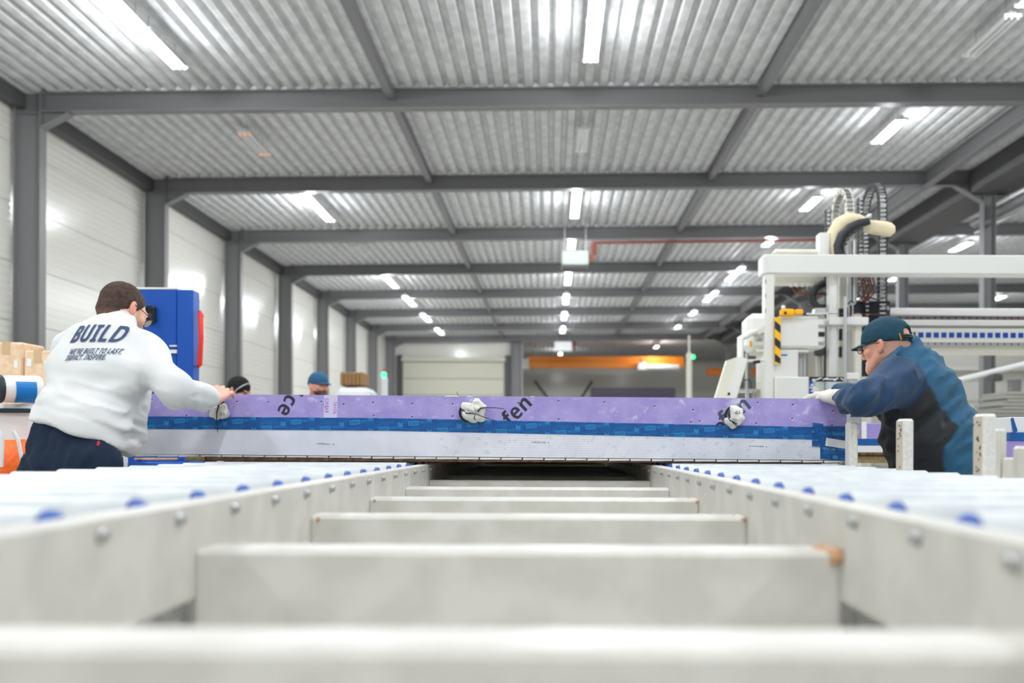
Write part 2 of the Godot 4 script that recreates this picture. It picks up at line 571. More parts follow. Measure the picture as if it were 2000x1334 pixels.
const LIT := 4.1
const SPILL := 1.6
var lamp_meshes := {}
func fixture(x: float, d: float, lit: bool, label: String, group: String, length := 1.28, dying := false) -> void:
	var y := beam_y(x) + 0.02
	var o := thing("ceiling_light", label, "light", Vector3(x, y, -d - length / 2), group)
	var key := "%.2f" % length
	if not lamp_meshes.has(key):
		var h := MB.new()   # white reflector trough
		h.rbox(Vector3(0, 0.085, 0), Vector3(0.1, 0.06, length), 0.008)
		h.rbox(Vector3(0, 0.055, 0), Vector3(0.17, 0.012, length), 0.004)
		var tu := MB.new()
		tu.cyl(Vector3(0, 0, -length / 2 + 0.03), Vector3(0, 0, length / 2 - 0.03), 0.019, 10)
		var ec := MB.new()
		ec.rbox(Vector3.ZERO, Vector3(0.24, 0.05, 0.02), 0.004)
		var hg := MB.new()
		hg.cyl(Vector3.ZERO, Vector3(0, 0.24, 0), 0.006, 6)
		var eg := MB.new()
		eg.cyl(Vector3.ZERO, Vector3(0, 0, 0.07), 0.0195, 10)
		lamp_meshes[key] = [shared(h, M.lamp_white), shared(tu, M.lamp_tube), shared(tu, M.lamp_tube_off), shared(ec, M.lamp_white), shared(hg, M.zinc), shared(eg, M.lamp_tube_end_glow)]
	var q: Array = lamp_meshes[key]
	var c := Vector3(x, y, -d - length / 2)
	put("housing", q[0], c, o)
	for s in [-1.0, 0.0, 1.0]:
		put("lamp_tube", q[1] if lit else q[2], c + Vector3(s * 0.085, 0.02, 0), o)
		if dying:
			for e in [-1.0, 1.0]: put("lamp_tube_end", q[5], c + Vector3(s * 0.085, 0.02, e * (length / 2 - 0.06) - 0.035), o)
	for s in [-1.0, 1.0]:
		put("end_cap", q[3], c + Vector3(0, 0.045, s * length / 2), o)
		put("hanger_rod", q[4], c + Vector3(0, 0.11, s * length * 0.35), o)
	if lit:
		var l := AreaLight3D.new()   # what the tubes and the reflector send down
		l.name = "lamp_glow"
		l.area_size = Vector2(0.2, length - 0.06)
		l.light_energy = LIT * length / 1.28
		l.light_color = Color(0.97, 0.985, 1.0)
		l.shadow_enabled = true
		l.area_range = 80.0
		l.rotation = Vector3(-PI / 2, 0, 0)
		o.add_child(l)
		l.position = Vector3(0, -0.012, 0)
		var side := OmniLight3D.new()   # what the bare tubes send sideways and past the slim housing
		side.name = "lamp_side_glow"
		side.light_energy = SPILL * length / 1.28
		side.light_color = Color(0.97, 0.985, 1.0)
		side.light_size = 0.09
		side.shadow_enabled = true
		side.omni_range = 80.0
		side.omni_attenuation = 2.0
		o.add_child(side)
		side.position = Vector3(0, -0.11, 0)

const ORD := ["first", "second", "third", "fourth", "fifth", "sixth", "seventh", "eighth", "ninth", "tenth"]
func where(d: float) -> String:  # which rafter, counted along the hall from the first one in view, the lamp follows
	var k := floori((d + 0.7 - 15.55) / 5.0)
	return "before the first rafter" if k < 0 else "beyond the %s rafter" % ORD[mini(k, 9)]

func lamps() -> void:
	var g := "fluorescent lamps in rows under the roof deck"
	var rows := [["above the conveyor", 0.57, [11.2, 12.5, 20.7, 22.0, 25.7, 30.5, 31.75, 35.1, 36.3, 39.9, 41.1, 44.8, 46.0, 57.7]], ["along the white panelled wall", -5.61, [11.3, 12.6, 20.8, 22.1, 30.8, 32.0, 35.2, 36.4, 40.0, 41.2, 45.0, 46.2]], ["on the machine side", 6.22, [10.9, 16.4, 21.5, 25.6, 30.0, 31.3, 34.8, 36.0, 39.9, 44.8, 54.0]]]
	for r in rows:
		var last := ""
		var nth := 0
		for d in r[2]:
			var w := where(d)
			nth = nth + 1 if w == last else 0
			fixture(r[1], d, true, "lit lamp %s, %s%s" % [r[0], "" if nth == 0 else ORD[nth] + " one ", w], g)
			last = w
	fixture(0.57, 16.75, false, "unlit fluorescent lamp in the row above the conveyor", "unlit fluorescent lamps")
	fixture(-5.61, 16.75, false, "failing fluorescent lamp with orange glowing tube ends", "unlit fluorescent lamps", 1.28, true)
	fixture(-5.61, 26.25, false, "dark unlit lamp in the row beside the white panelled wall", "unlit fluorescent lamps")
	fixture(6.22, 12.45, false, "unlit lamp behind a lit one over the machine side", "unlit fluorescent lamps")
	for d in [21.6, 26.6, 31.6, 36.6]: fixture(12.1, d, true, "lit lamp just past the valley columns, " + where(d), "lamps of the next bay")
	for d in [22.0, 29.5, 36.6]: fixture(18.0, d, true, "lit lamp far inside the next bay, " + where(d), "lamps of the next bay")
	for x in [0.57, -5.61, 6.22]:
		for d in [6.2, 1.2, -3.8, -8.8]: fixture(x, d, true, "lit lamp of the same rows over the camera side of the hall", "lamps over the camera side", 2.56)
	fixture(12.1, 8.0, true, "lit lamp of the same rows over the camera side of the hall", "lamps over the camera side", 2.56)
	fixture(12.1, 14.0, true, "lit lamp of the same rows over the camera side of the hall", "lamps over the camera side", 2.56)

# ---------------------------------------------------------------- hall
func ibeam(mb: MB, a: Vector3, b: Vector3, up: Vector3, deep: float, wide: float, tf := 0.02, tw := 0.012) -> void:
	var z := (b - a).normalized()
	var y := (up - z * up.dot(z)).normalized()
	var x := y.cross(z).normalized()
	var B := Basis(x, y, z)
	var l := a.distance_to(b)
	var c := (a + b) / 2
	mb.box(c + y * (deep / 2 - tf / 2), Vector3(wide, tf, l), B)
	mb.box(c - y * (deep / 2 - tf / 2), Vector3(wide, tf, l), B)
	mb.box(c, Vector3(tw, deep - 2 * tf, l), B)

func struct(called: String, label := "") -> Node3D:
	var o := Node3D.new()
	o.name = numbered(called)
	add_child(o)
	tag(o, label, "", "", "structure")
	return o

func hall() -> void:
	var mb := MB.new()
	mb.box(Vector3(8, -0.1, -26), Vector3(38, 0.2, 92))
	tag(obj("floor", mb, M.concrete), "pale grey concrete floor of the hall", "", "", "structure")
	# roof: trapezoidal deck sheets under a flat slab
	var roof := struct("ceiling", "corrugated steel roof deck of the hall")
	var sh := MB.new()
	for k in 4:
		var x0 := -0.5 + 0.25 * k
		var pr := [Vector2(0, 0), Vector2(0.115, 0), Vector2(0.15, 0.085), Vector2(0.215, 0.085), Vector2(0.25, 0)]
		for q in 4:
			var a: Vector2 = pr[q]; var b: Vector2 = pr[q + 1]
			sh.quad(Vector3(x0 + a.x, a.y, -2.5), Vector3(x0 + b.x, b.y, -2.5), Vector3(x0 + b.x, b.y, 2.5), Vector3(x0 + a.x, a.y, 2.5))
		# stiffening groove along each bottom flange
		sh.box(Vector3(x0 + 0.0575, 0.004, 0), Vector3(0.012, 0.012, 5.0))
	var sheet := shared(sh, M.deck)
	var tilt := Basis(Vector3.BACK, atan(SLOPE))
	for bay in 8:
		for k in 19:
			var x := -8.7 + k
			put("roof_sheet", sheet, Vector3(x, beam_y(x) + 0.335, -13.05 - 5.0 * bay), roof, tilt)
	for bay in range(1, 6):
		for k in 16:
			var x := 10.3 + k
			put("roof_sheet", sheet, Vector3(x, beam_y(x) + 0.335, -13.05 - 5.0 * bay), roof, tilt)
	var rest := MB.new()
	for q in [[-9.2, 26.3, 18.0, -10.55], [9.8, 26.3, -10.55, -15.55], [9.8, 26.3, -40.55, -72.0], [-9.2, 9.8, -50.55, -72.0]]:
		var x: float = q[0]
		while x < q[1] - 0.01:
			var y := beam_y(x) + 0.335
			for e in [[0, 0, 0.115, 0], [0.115, 0, 0.15, 0.085], [0.15, 0.085, 0.215, 0.085], [0.215, 0.085, 0.25, 0]]:
				rest.quad(Vector3(x + e[0], y + e[1], q[3]), Vector3(x + e[2], y + e[3], q[3]), Vector3(x + e[2], y + e[3], q[2]), Vector3(x + e[0], y + e[1], q[2]))
			x += 0.25
	tag(obj("far_roof_sheets", rest, M.deck, roof), "", "", "", "stuff")
	var slab := MB.new()
	slab.box(Vector3(8.5, beam_y(8.5) + 0.56, -27), Vector3(36.4, 0.2, 91), tilt)
	obj("roof_slab", slab, M.frame_dark, roof)
	# left wall: horizontal sandwich panels with shallow ribs
	var wl := struct("wall_left", "white horizontally ribbed panel wall")
	var wp := MB.new()
	for k in 8:
		var y0 := 0.125 * k + (0.006 if k == 0 else 0.0)
		var y1 := 0.125 * (k + 1) - (0.006 if k == 7 else 0.0)
		var dx := 0.006
		var ys := [y0, y0 + 0.012, y0 + 0.055, y0 + 0.067, y1]
		var xs := [0.0, dx, dx, 0.0, 0.0]
		for q in 4:
			wp.quad(Vector3(xs[q], ys[q], 2.5), Vector3(xs[q], ys[q], -2.5), Vector3(xs[q + 1], ys[q + 1], -2.5), Vector3(xs[q + 1], ys[q + 1], 2.5))
	wp.box(Vector3(-0.05, 0.5, 0), Vector3(0.09, 0.994, 5.0))
	var panel := shared(wp, M.wall_panel)
	for bay in range(-2, 9):
		for k in 7: put("wall_panel", panel, Vector3(-9.12, float(k), -13.05 - 5.0 * bay), wl)
	var bk := MB.new()
	bk.box(Vector3(-9.32, 3.7, -26), Vector3(0.2, 7.4, 92))
	obj("outer_skin", bk, M.wall_grey, wl)
	# steel portal frames, 5 m apart
	for k in range(-1, 8):
		var d := 15.55 + 5.0 * k
		var fr := struct("portal_frame", "grey steel portal frame of columns, rafter and haunches")
		var col := MB.new()
		ibeam(col, Vector3(-8.81, 0, -d), Vector3(-8.81, beam_y(-8.8) + 0.33, -d), Vector3.RIGHT, 0.45, 0.2)
		obj("column", col, M.frame_grey, fr)
		var cap := MB.new()
		cap.box(Vector3(-8.81, beam_y(-8.8) - 0.01, -d), Vector3(0.41, 0.02, 0.18))
		obj("stiffener", cap, M.frame_grey, fr)
		var rf := MB.new()
		ibeam(rf, Vector3(-8.58, beam_y(-8.58) + 0.165, -d), Vector3(26, beam_y(26) + 0.165, -d), Vector3.UP, 0.33, 0.2)
		obj("rafter", rf, M.frame_grey, fr)
		if k >= 0:   # pale foam fillers closing the deck's troughs over the rafter
			var pf := MB.new()
			var x := -8.5
			while x < 9.5:
				var y := beam_y(x) + 0.332
				pf.prism([Vector2(0.118, 0.002), Vector2(0.247, 0.002), Vector2(0.213, 0.084), Vector2(0.152, 0.084)], Vector3(floorf(x * 4.0) / 4.0 + 0.05, y, -d + 0.08), Vector3.RIGHT, Vector3.UP, Vector3(0, 0, -0.03))
				x += 0.25
			tag(obj("profile_fillers", pf, M.lamp_white, fr), "", "", "", "stuff")
		var hs := []
		hs.append([Vector3(-8.585, beam_y(-8.6), -d), 1.0])
		if k >= 0:
			var rc := MB.new()
			ibeam(rc, Vector3(9.72, 0, -d), Vector3(9.72, beam_y(9.7) + 0.33, -d), Vector3.RIGHT, 0.27, 0.22)
			obj("column", rc, M.frame_grey, fr)
			hs.append([Vector3(9.585, beam_y(9.6), -d), -1.0])
			hs.append([Vector3(9.855, beam_y(9.85), -d), 1.0])
		for h in hs:
			var a: Vector3 = h[0]
			var s: float = h[1]
			var w := 0.46 if a.x < 0 else 0.62
			var hm := MB.new()
			hm.prism([Vector2(0, 0), Vector2(w * s, 0), Vector2(0, -0.24 if a.x < 0 else -0.36)], a + Vector3(0, 0, 0.006), Vector3.RIGHT, Vector3.UP, Vector3(0, 0, -0.012))
			var p0 := a + Vector3(w * s, -0.01, 0); var p1 := a + Vector3(0, -0.25 if a.x < 0 else -0.37, 0)
			var dir := (p1 - p0).normalized()
			hm.box((p0 + p1) / 2, Vector3(p0.distance_to(p1), 0.02, 0.2), Basis(dir, Vector3.BACK.cross(dir), Vector3.BACK))
			obj("haunch", hm, M.frame_grey, fr)
	# members running along the hall under the deck
	for q in [[-2.72, 0.13, 0.16], [3.52, 0.13, 0.16]]:
		for k in range(-1, 7):
			var t := MB.new()
			var x: float = q[0]
			t.box(Vector3(x, beam_y(x) + 0.24, -18.05 - 5.0 * k), Vector3(q[1], q[2], 4.98))
			tag(obj("tie_beam", t, M.frame_grey), "", "", "", "structure")
	for k in range(0, 7):
		var t := MB.new()
		ibeam(t, Vector3(8.3, beam_y(8.3) + 0.12, -15.57 - 5.0 * k), Vector3(8.3, beam_y(8.3) + 0.12, -20.53 - 5.0 * k), Vector3.UP, 0.34, 0.16)
		tag(obj("tie_beam", t, M.frame_grey), "", "", "", "structure")
		var gb := MB.new()   # dark gutter box over the valley columns
		gb.box(Vector3(9.75, beam_y(9.7) + 0.05, -18.05 - 5.0 * k), Vector3(0.95, 0.5, 4.9))
		tag(obj("gutter_box", gb, M.frame_dark), "", "", "", "structure")
		var ev := MB.new()
		ev.box(Vector3(-8.98, beam_y(-9) + 0.2, -13.05 - 5.0 * k), Vector3(0.2, 0.24, 4.98))
		tag(obj("eaves_beam", ev, M.frame_dark), "", "", "", "structure")
	# walls around
	var w := MB.new()
	w.box(Vector3(-5.4, 3.6, -51.7), Vector3(7.6, 7.2, 0.2))
	w.box(Vector3(-2.45, 3.6, -60), Vector3(0.2, 7.2, 16.6))
	tag(obj("wall_end", w, M.wall_panel), "pale end wall holding the sectional door", "", "", "structure")
	w = MB.new()
	w.box(Vector3(5.6, 3.6, -68), Vector3(16.6, 7.2, 0.2))
	w.box(Vector3(13.8, 3.6, -54), Vector3(0.2, 7.2, 28))
	tag(obj("wall_far", w, M.wall_panel), "pale far wall of the dark hall end", "", "", "structure")
	w = MB.new()
	w.box(Vector3(20.2, 3.6, -41.2), Vector3(12.6, 7.2, 0.2))
	tag(obj("wall_side_end", w, M.wall_panel), "end wall of the next bay", "", "", "structure")
	w = MB.new()
	w.box(Vector3(26.4, 3.6, -12), Vector3(0.2, 7.2, 60))
	tag(obj("wall_right", w, M.wall_panel), "white side wall of the next bay", "", "", "structure")
	w = MB.new()
	w.box(Vector3(8.5, 3.6, 18.1), Vector3(36, 7.2, 0.2))
	tag(obj("wall_back", w, M.wall_panel), "white wall on the camera side of the hall", "", "", "structure")
	# white lower cladding in the next bay
	w = MB.new()
	for k in 4: w.rbox(Vector3(19.5, 0.5 + 0.95 * k, -41.0), Vector3(11, 0.94, 0.12), 0.01)
	w.box(Vector3(19.5, 3.0, -40.9), Vector3(11, 0.05, 0.05))
	tag(obj("trim_1", w, M.wall_panel), "white horizontal cladding boards on the next bay's end wall", "", "", "structure")
	w = MB.new()
	w.rbox(Vector3(19.5, 4.35, -40.7), Vector3(8, 0.16, 0.5), 0.02)
	tag(obj("trim_2", w, M.wall_panel), "white overhead door track in the next bay", "", "", "structure")
	# sectional door in the end wall
	var dr := struct("door_1", "beige sectional roller door in the end wall")
	for k in 6:
		var y := 0.46 + 0.92 * k
		var s := MB.new()
		s.rbox(Vector3(-5.45, y, -51.5), Vector3(5.7, 0.9, 0.06), 0.02)
		obj("door_section", s, M.door_beige, dr)
	for q in [[-8.45, 0.25], [-2.42, 0.3]]:
		var s := MB.new()
		s.rbox(Vector3(q[0], 2.95, -51.42), Vector3(q[1], 5.9, 0.2), 0.01)
		obj("door_frame", s, M.frame_dark, dr)
	var hd := MB.new()
	hd.rbox(Vector3(-5.45, 5.66, -51.42), Vector3(5.8, 0.22, 0.24), 0.01)
	obj("door_header", hd, M.door_beige, dr)
	dr = struct("door_2", "dark violet shutter door at the far hall end")
	for k in 4:
		var s := MB.new()
		s.rbox(Vector3(6.0, 3.3 + 0.52 * k, -67.75), Vector3(6.2, 0.5, 0.1), 0.03)
		obj("door_section", s, M.door_dark, dr)
	var br := struct("wall_bracing", "dark steel cross bracing on the far wall")
	for q in [[-1.2, 5.6, 1.1, 2.6], [3.0, 5.6, 1.1, 2.6]]:
		var s := MB.new()
		s.cyl(Vector3(q[0], q[1], -67.6), Vector3(q[2], q[3], -67.6), 0.07, 8)
		obj("brace", s, M.frame_dark, br)
	var fc := MB.new()
	ibeam(fc, Vector3(-1.95, 0, -51.3), Vector3(-1.95, 6.9, -51.3), Vector3.RIGHT, 0.6, 0.3)
	tag(obj("end_column", fc, M.frame_grey), "grey steel column beside the sectional door", "", "", "structure")
	fc = MB.new()
	fc.cyl(P(1346, 1010, 30.0), P(1346, 690, 30.0), 0.09, 12)
	fc.cyl(P(1346, 690, 30.0), P(1346, 655, 30.0), 0.03, 8)
	tag(obj("standing_pipe", fc, M.machine_cream), "tall cream pipe standing behind the conveyor end", "pipe")

func hall_things() -> void:
	# overhead crane
	var o := thing("overhead_crane", "orange overhead crane girder spanning the dark hall end", "crane", P(1182, 718, 56.0))
	var mb := MB.new()
	mb.rbox((P(1030, 697, 56.0) + P(1335, 708, 56.0)) / 2, Vector3(9.5, 0.36, 0.5), 0.02)
	obj("girder_top", mb, M.crane_orange, o)
	mb = MB.new()
	mb.rbox((P(1033, 707, 55.7) + P(1335, 719, 55.7)) / 2, Vector3(9.4, 0.38, 0.2), 0.02)
	obj("girder_web", mb, M.crane_orange, o)
	pbox("end_carriage", 1012, 700, 1033, 720, 55.6, 0.8, M.machine_white, o)
	pbox("hoist_trolley", 1246, 707, 1262, 722, 55.3, 0.4, M.machine_white, o)
	pbox("hoist_drum", 1262, 712, 1330, 722, 55.3, 0.5, M.machine_white, o, 0.1)
	mb = MB.new()
	mb.lathe(P(1252, 707, 55.2), Vector3.UP, [[0.0, 0.0], [0.07, 0.02], [0.09, 0.1], [0.06, 0.2], [0.0, 0.24]], 10)
	obj("signal_lamp", mb, M.signal_red_lamp, o)
	o = thing("crane_girder", "orange girder seen behind the white console", "crane", P(1440, 734, 58.0))
	mb = MB.new()
	mb.rbox((P(1380, 722, 58.0) + P(1480, 733, 58.0)) / 2, Vector3(3.2, 0.36, 0.4), 0.02)
	obj("girder_web", mb, M.crane_orange, o)
	mb = MB.new()
	mb.rbox((P(1380, 721, 58.0) + P(1480, 721, 58.0)) / 2, Vector3(3.2, 0.05, 0.7), 0.01)
	obj("girder_flange", mb, M.crane_orange, o)
	# unit heaters
	o = thing("unit_heater", "pale green grey unit heater hanging under the rafters", "heater", P(1123, 522, 24.2))
	pbox("heater_body", 1097, 489, 1150, 517, 24.2, 0.8, M.heater_grey, o, 0.02)
	pbox("outlet_grille", 1099, 516, 1148, 522, 24.25, 0.7, M.frame_dark, o, 0.01)
	mb = MB.new()
	for u in [1103, 1144]: mb.cyl(P(u, 490, 24.4), Vector3(P(u, 455, 24.4).x, 6.98, -24.4), 0.015, 6)
	obj("hanger", mb, M.zinc, o)
	mb = MB.new()
	mb.tube([P(1151, 512, 24.3), P(1157, 508, 24.3), P(1157, 480, 24.3), P(1161, 473, 24.3)], 0.05, 8)
	mb.tube([P(1151, 500, 24.3), P(1163, 497, 24.3), P(1164, 478, 24.3)], 0.04, 8)
	obj("valve_pipe", mb, M.copper_pipe, o)
	mb = MB.new()
	mb.cyl(P(1161, 474, 24.4), P(1640, 468, 24.4), 0.04, 10)
	tag(obj("heating_pipe", mb, M.copper_pipe), "long brown copper pipe running under the rafters", "pipe")
	o = thing("unit_heater", "white box heater with a fan near the far crane", "heater", P(1102, 685, 50.0))
	pbox("heater_body", 1083, 667, 1117, 685, 50.0, 0.9, M.lamp_white, o, 0.02)
	mb = MB.new()
	for u in [1088, 1112]: mb.cyl(P(u, 668, 50.3), Vector3(P(u, 668, 50.3).x, 6.98, -50.3), 0.02, 6)
	obj("hanger", mb, M.zinc, o)
	mb = MB.new()
	mb.lathe(P(1119, 676, 50.3), Vector3.RIGHT, [[0.0, 0.0], [0.25, 0.0], [0.28, 0.1], [0.2, 0.15], [0.0, 0.16]], 14)
	obj("fan_housing", mb, M.copper_pipe, o)
	# signal post
	o = thing("signal_post", "slim white post with a green lamp on top", "signal light", Vector3(P(750, 0, 22.0).x, 0, -22.0))
	pbox("post", 744, 737, 756, 945, 22.0, 0.12, M.lamp_white, o, 0.02)
	mb = MB.new()
	mb.lathe(P(750, 737, 22.06), Vector3.UP, [[0.05, 0.0], [0.06, 0.02], [0.06, 0.09], [0.04, 0.12], [0.0, 0.13]], 14)
	obj("signal_lamp", mb, M.signal_green_lamp, o)
	mb = MB.new()
	mb.lathe(P(750, 726.5, 22.06), Vector3.UP, [[0.03, 0.0], [0.03, 0.06], [0.0, 0.08]], 10)
	obj("signal_cap", mb, M.red_plastic, o)
	mb = MB.new()
	mb.lathe(P(1354, 697, 40.0), Vector3.FORWARD, [[0.08, 0.0], [0.08, 0.1], [0.0, 0.12]], 12)
	tag(obj("indicator_lamp", mb, M.signal_green_lamp), "small round green indicator lamp beside the cream pipe", "signal light")
	# wrapped stack with brown sacks
	o = thing("wrapped_stack", "white film-wrapped stack standing by the panelled wall", "stack", Vector3(P(690, 0, 13.5).x, 0, -13.5))
	mb = MB.new()
	mb.rbox(Vector3(P(690, 0, 13.5).x, (P(0, 753, 13.5).y - 0.12) / 2 + 0.12, -13.9), Vector3(0.48, P(0, 753, 13.5).y - 0.13, 0.7), 0.06)
	obj("film", mb, M.white_film, o)
	mb = MB.new()
	mb.rbox(Vector3(P(690, 0, 13.5).x, 0.06, -13.9), Vector3(0.55, 0.12, 0.75), 0.01)
	obj("pallet", mb, M.timber, o)
	for k in 6:
		mb = MB.new()
		var p := P(667.5 + 7.6 * k, 753, 13.6)
		mb.rbox(Vector3(p.x, p.y + 0.1, -13.85), Vector3(0.055, 0.2, 0.5), 0.02)
		tag(obj("brown_sack", mb, M.sack_brown), "brown paper sack on the film-wrapped stack, %s from the panelled wall" % ORD[k], "sack", "brown sacks on the wrapped stack")

func left_things() -> void:
	# blue cabinet
	var o := thing("blue_cabinet", "tall bright blue electrical cabinet with red handle bar", "cabinet", Vector3(P(330, 0, 6.5).x, 0, -6.5))
	var top := P(300, 565, 6.5).y
	var x0 := P(215, 0, 6.5).x; var x1 := P(347, 0, 6.5).x; var x2 := P(380, 0, 6.5).x
	var mb := MB.new()
	mb.rbox(Vector3((x0 + x1) / 2, top / 2, -6.72), Vector3(x1 - x0, top, 0.42), 0.006)
	obj("body", mb, M.cabinet_blue, o)
	mb = MB.new()
	mb.rbox(Vector3((x1 + x2) / 2 + 0.002, top / 2, -6.555), Vector3(x2 - x1 - 0.004, top - 0.004, 0.12), 0.006)
	obj("side_column", mb, M.cabinet_blue, o)
	mb = MB.new()
	mb.rbox(Vector3((x0 + x1) / 2, top + 0.008, -6.72), Vector3(x1 - x0, 0.014, 0.42), 0.003)
	obj("top_cover", mb, M.machine_white, o)
	mb = MB.new()
	var ring := []
	for k in 13: ring.append(P(340, 560, 6.55) + Vector3(cos(TAU * k / 12) * 0.016, sin(TAU * k / 12) * 0.016 + 0.004, 0))
	mb.tube(ring, 0.004, 6)
	obj("lifting_eye", mb, M.machine_cream, o)
	var h := pbox("rotary_switch", 283, 597, 301, 630, 6.47, 0.05, M.black_plastic, o, 0.01)
	mb = MB.new()
	mb.tube([P(285, 605, 6.45), P(288, 598, 6.43), P(296, 598, 6.43), P(300, 606, 6.45)], 0.007, 8)
	mb.rbox(P(290, 619, 6.44), Vector3(0.06, 0.045, 0.05), 0.01)
	obj("switch_lever", mb, M.black_plastic, h)
	pbox("rating_plate", 331, 674, 345, 677, 6.495, 0.01, M.lamp_white, o, 0.001)
	pbox("rating_plate", 331, 683, 345, 690, 6.495, 0.01, M.lamp_white, o, 0.001)
	mb = MB.new()
	mb.tube([P(390, 609, 6.56), P(392, 614, 6.52), P(393, 660, 6.5), P(390, 712, 6.52), P(387, 716, 6.56)], [0.012, 0.019, 0.017, 0.019, 0.012], 10)
	obj("handle_bar", mb, M.red_plastic, o)
	mb = MB.new()
	mb.cyl(P(391, 618, 6.52), P(398, 618, 6.52), 0.005, 6)
	obj("handle_pin", mb, M.black_plastic, o)
	# blue trolley with slats
	o = thing("blue_trolley", "low blue steel trolley behind the panel's end", "trolley", Vector3(P(300, 0, 5.95).x, 0, -5.95))
	pbox("tray", 264, 903, 366, 915, 5.9, 0.3, M.cabinet_blue, o, 0.005)
	pbox("back_rail", 264, 885, 370, 897, 6.2, 0.03, M.cabinet_blue, o, 0.004)
	for q in [[268, 5.93], [362, 5.93], [268, 6.18], [362, 6.18]]: pbox("leg", q[0] - 4, 895, q[0] + 4, 1155, q[1], 0.03, M.cabinet_blue, o, 0.003)
	mb = MB.new()
	mb.rbox(P(305, 896.5, 5.95), Vector3(0.26, 0.013, 0.06), 0.003)
	tag(obj("timber_slat", mb, M.timber), "pale timber slat lying on the blue trolley", "timber")
	# boxes, bucket and bags by the first worker
	o = thing("wrapped_pallet", "white film-wrapped pallet load carrying boxes and bucket", "pallet load", Vector3(P(20, 0, 5.2).x, 0, -5.2))
	mb = MB.new()
	var yt := P(0, 790, 5.0).y
	mb.rbox(Vector3(-3.15, yt / 2 + 0.06, -5.45), Vector3(0.83, yt - 0.12, 1.1), 0.04)
	obj("film", mb, M.white_film, o)
	mb = MB.new()
	mb.rbox(Vector3(-3.15, 0.06, -5.45), Vector3(0.86, 0.12, 1.15), 0.01)
	obj("pallet", mb, M.timber, o)
	mb = MB.new()
	mb.rbox(P(12, 802, 4.88), Vector3(0.26, 0.025, 0.02), 0.006)
	obj("dark_strap", mb, M.lid_dark, o)
	for q in [[[-20, 668, 44, 770], 5.75, "large cardboard box with rounded corner beside another box"], [[46, 684, 101, 790], 5.72, "cardboard box with clear tape behind the white worker"]]:
		var r: Array = q[0]
		var d: float = q[1]
		o = thing("cardboard_box", q[2], "box", Vector3(P((r[0] + r[2]) / 2.0, 0, d).x, yt, -d))
		var a := P(r[0], r[1], d); var b := P(r[2], r[3], d)
		mb = MB.new()
		mb.rbox(Vector3((a.x + b.x) / 2, (a.y + yt) / 2, -d - 0.13), Vector3(b.x - a.x, a.y - yt, 0.26), 0.012)
		obj("carton", mb, M.cardboard, o)
		mb = MB.new()
		mb.rbox(Vector3((a.x + b.x) / 2, a.y + 0.002, -d - 0.13), Vector3(0.05, 0.004, 0.262), 0.001)
		mb.rbox(Vector3((a.x + b.x) / 2, a.y - 0.04, -d + 0.0005), Vector3(0.05, 0.08, 0.003), 0.001)
		obj("packing_tape", mb, M.box_tape, o)
		mb = MB.new()
		mb.rbox(P(r[0] * 0.2 + r[2] * 0.8, 711, d - 0.002), Vector3(0.025, 0.045, 0.004), 0.001)
		mb.rbox(P(r[0] * 0.8 + r[2] * 0.2, 708, d - 0.002), Vector3(0.03, 0.05, 0.004), 0.001)
		obj("paper_label", mb, M.label_white, o)
	o = thing("plastic_bucket", "white plastic bucket lying on its side with blue label", "bucket", P(38, 790, 4.95))
	var ba := P(-4, 759.5, 4.85); var bb := P(80, 761.5, 5.0)
	var ax := (bb - ba).normalized()
	var L := ba.distance_to(bb)
	mb = MB.new()
	mb.lathe(ba, ax, [[0.066, 0.0], [0.069, 0.005], [0.069, 0.03], [0.072, 0.04], [0.076, L - 0.03], [0.076, L - 0.012], [0.066, L], [0.0, L]], 32)
	obj("barrel", mb, M.bucket_white, o)
	mb = MB.new()
	mb.lathe(ba, ax, [[0.0, -0.012], [0.06, -0.012], [0.073, -0.006], [0.075, 0.012], [0.069, 0.02]], 32)
	obj("lid", mb, M.lid_dark, o)
	mb = MB.new()
	for k in 8:
		var a0 := deg_to_rad(-30 + 12.0 * k); var a1 := deg_to_rad(-30 + 12.0 * (k + 1))
		var fr := mb.ring_frame(ax)
		var up := Vector3.UP - ax * ax.dot(Vector3.UP); up = up.normalized()
		var si := ax.cross(up)
		if si.z < 0: si = -si
		var e0 := si * cos(a0) - up * sin(a0); var e1 := si * cos(a1) - up * sin(a1)
		mb.quad(ba + ax * (L * 0.32) + e1 * 0.0762, ba + ax * (L * 0.8) + e1 * 0.0768, ba + ax * (L * 0.8) + e0 * 0.0768, ba + ax * (L * 0.32) + e0 * 0.0762)
	obj("label_sheet", mb, M.label_blue, o)
	o = thing("bulk_bag", "orange woven bulk bag with white straps beside the worker", "bag", Vector3(P(10, 0, 4.55).x, 0, -4.7))
	var fl := Field.new(Vector3(P(-70, 0, 4.6).x, -0.02, -5.1), Vector3(P(62, 0, 4.6).x, 1.05, -4.4), 0.02)
	var bc := Vector3(P(4, 0, 4.6).x, 0, -4.72)
	fl.cap(bc + Vector3(0, 0.17, 0), bc + Vector3(0, 0.83, 0), 0.155, 0.14, 0.02)
	fl.cap(bc + Vector3(0.1, 0.17, 0.06), bc + Vector3(0.09, 0.86, 0.06), 0.06, 0.06, 0.05)
	fl.warp(noise(6.0, 77), 0.03)
	fl.cut(Vector3(0, 0.0, 0), Vector3.DOWN)
	mb = MB.new(); fl.net(mb)
	obj("sack", mb, M.bag_orange, o)
	mb = MB.new()
	mb.tube([P(0, 842, 4.55), P(4, 865, 4.535), P(2, 912, 4.54)], 0.012, 6, true, 0.4)
	mb.tube([P(26, 842, 4.56), P(36, 862, 4.55), P(44, 905, 4.56)], 0.012, 6, true, 0.4)
	obj("strap", mb, M.white_film, o)

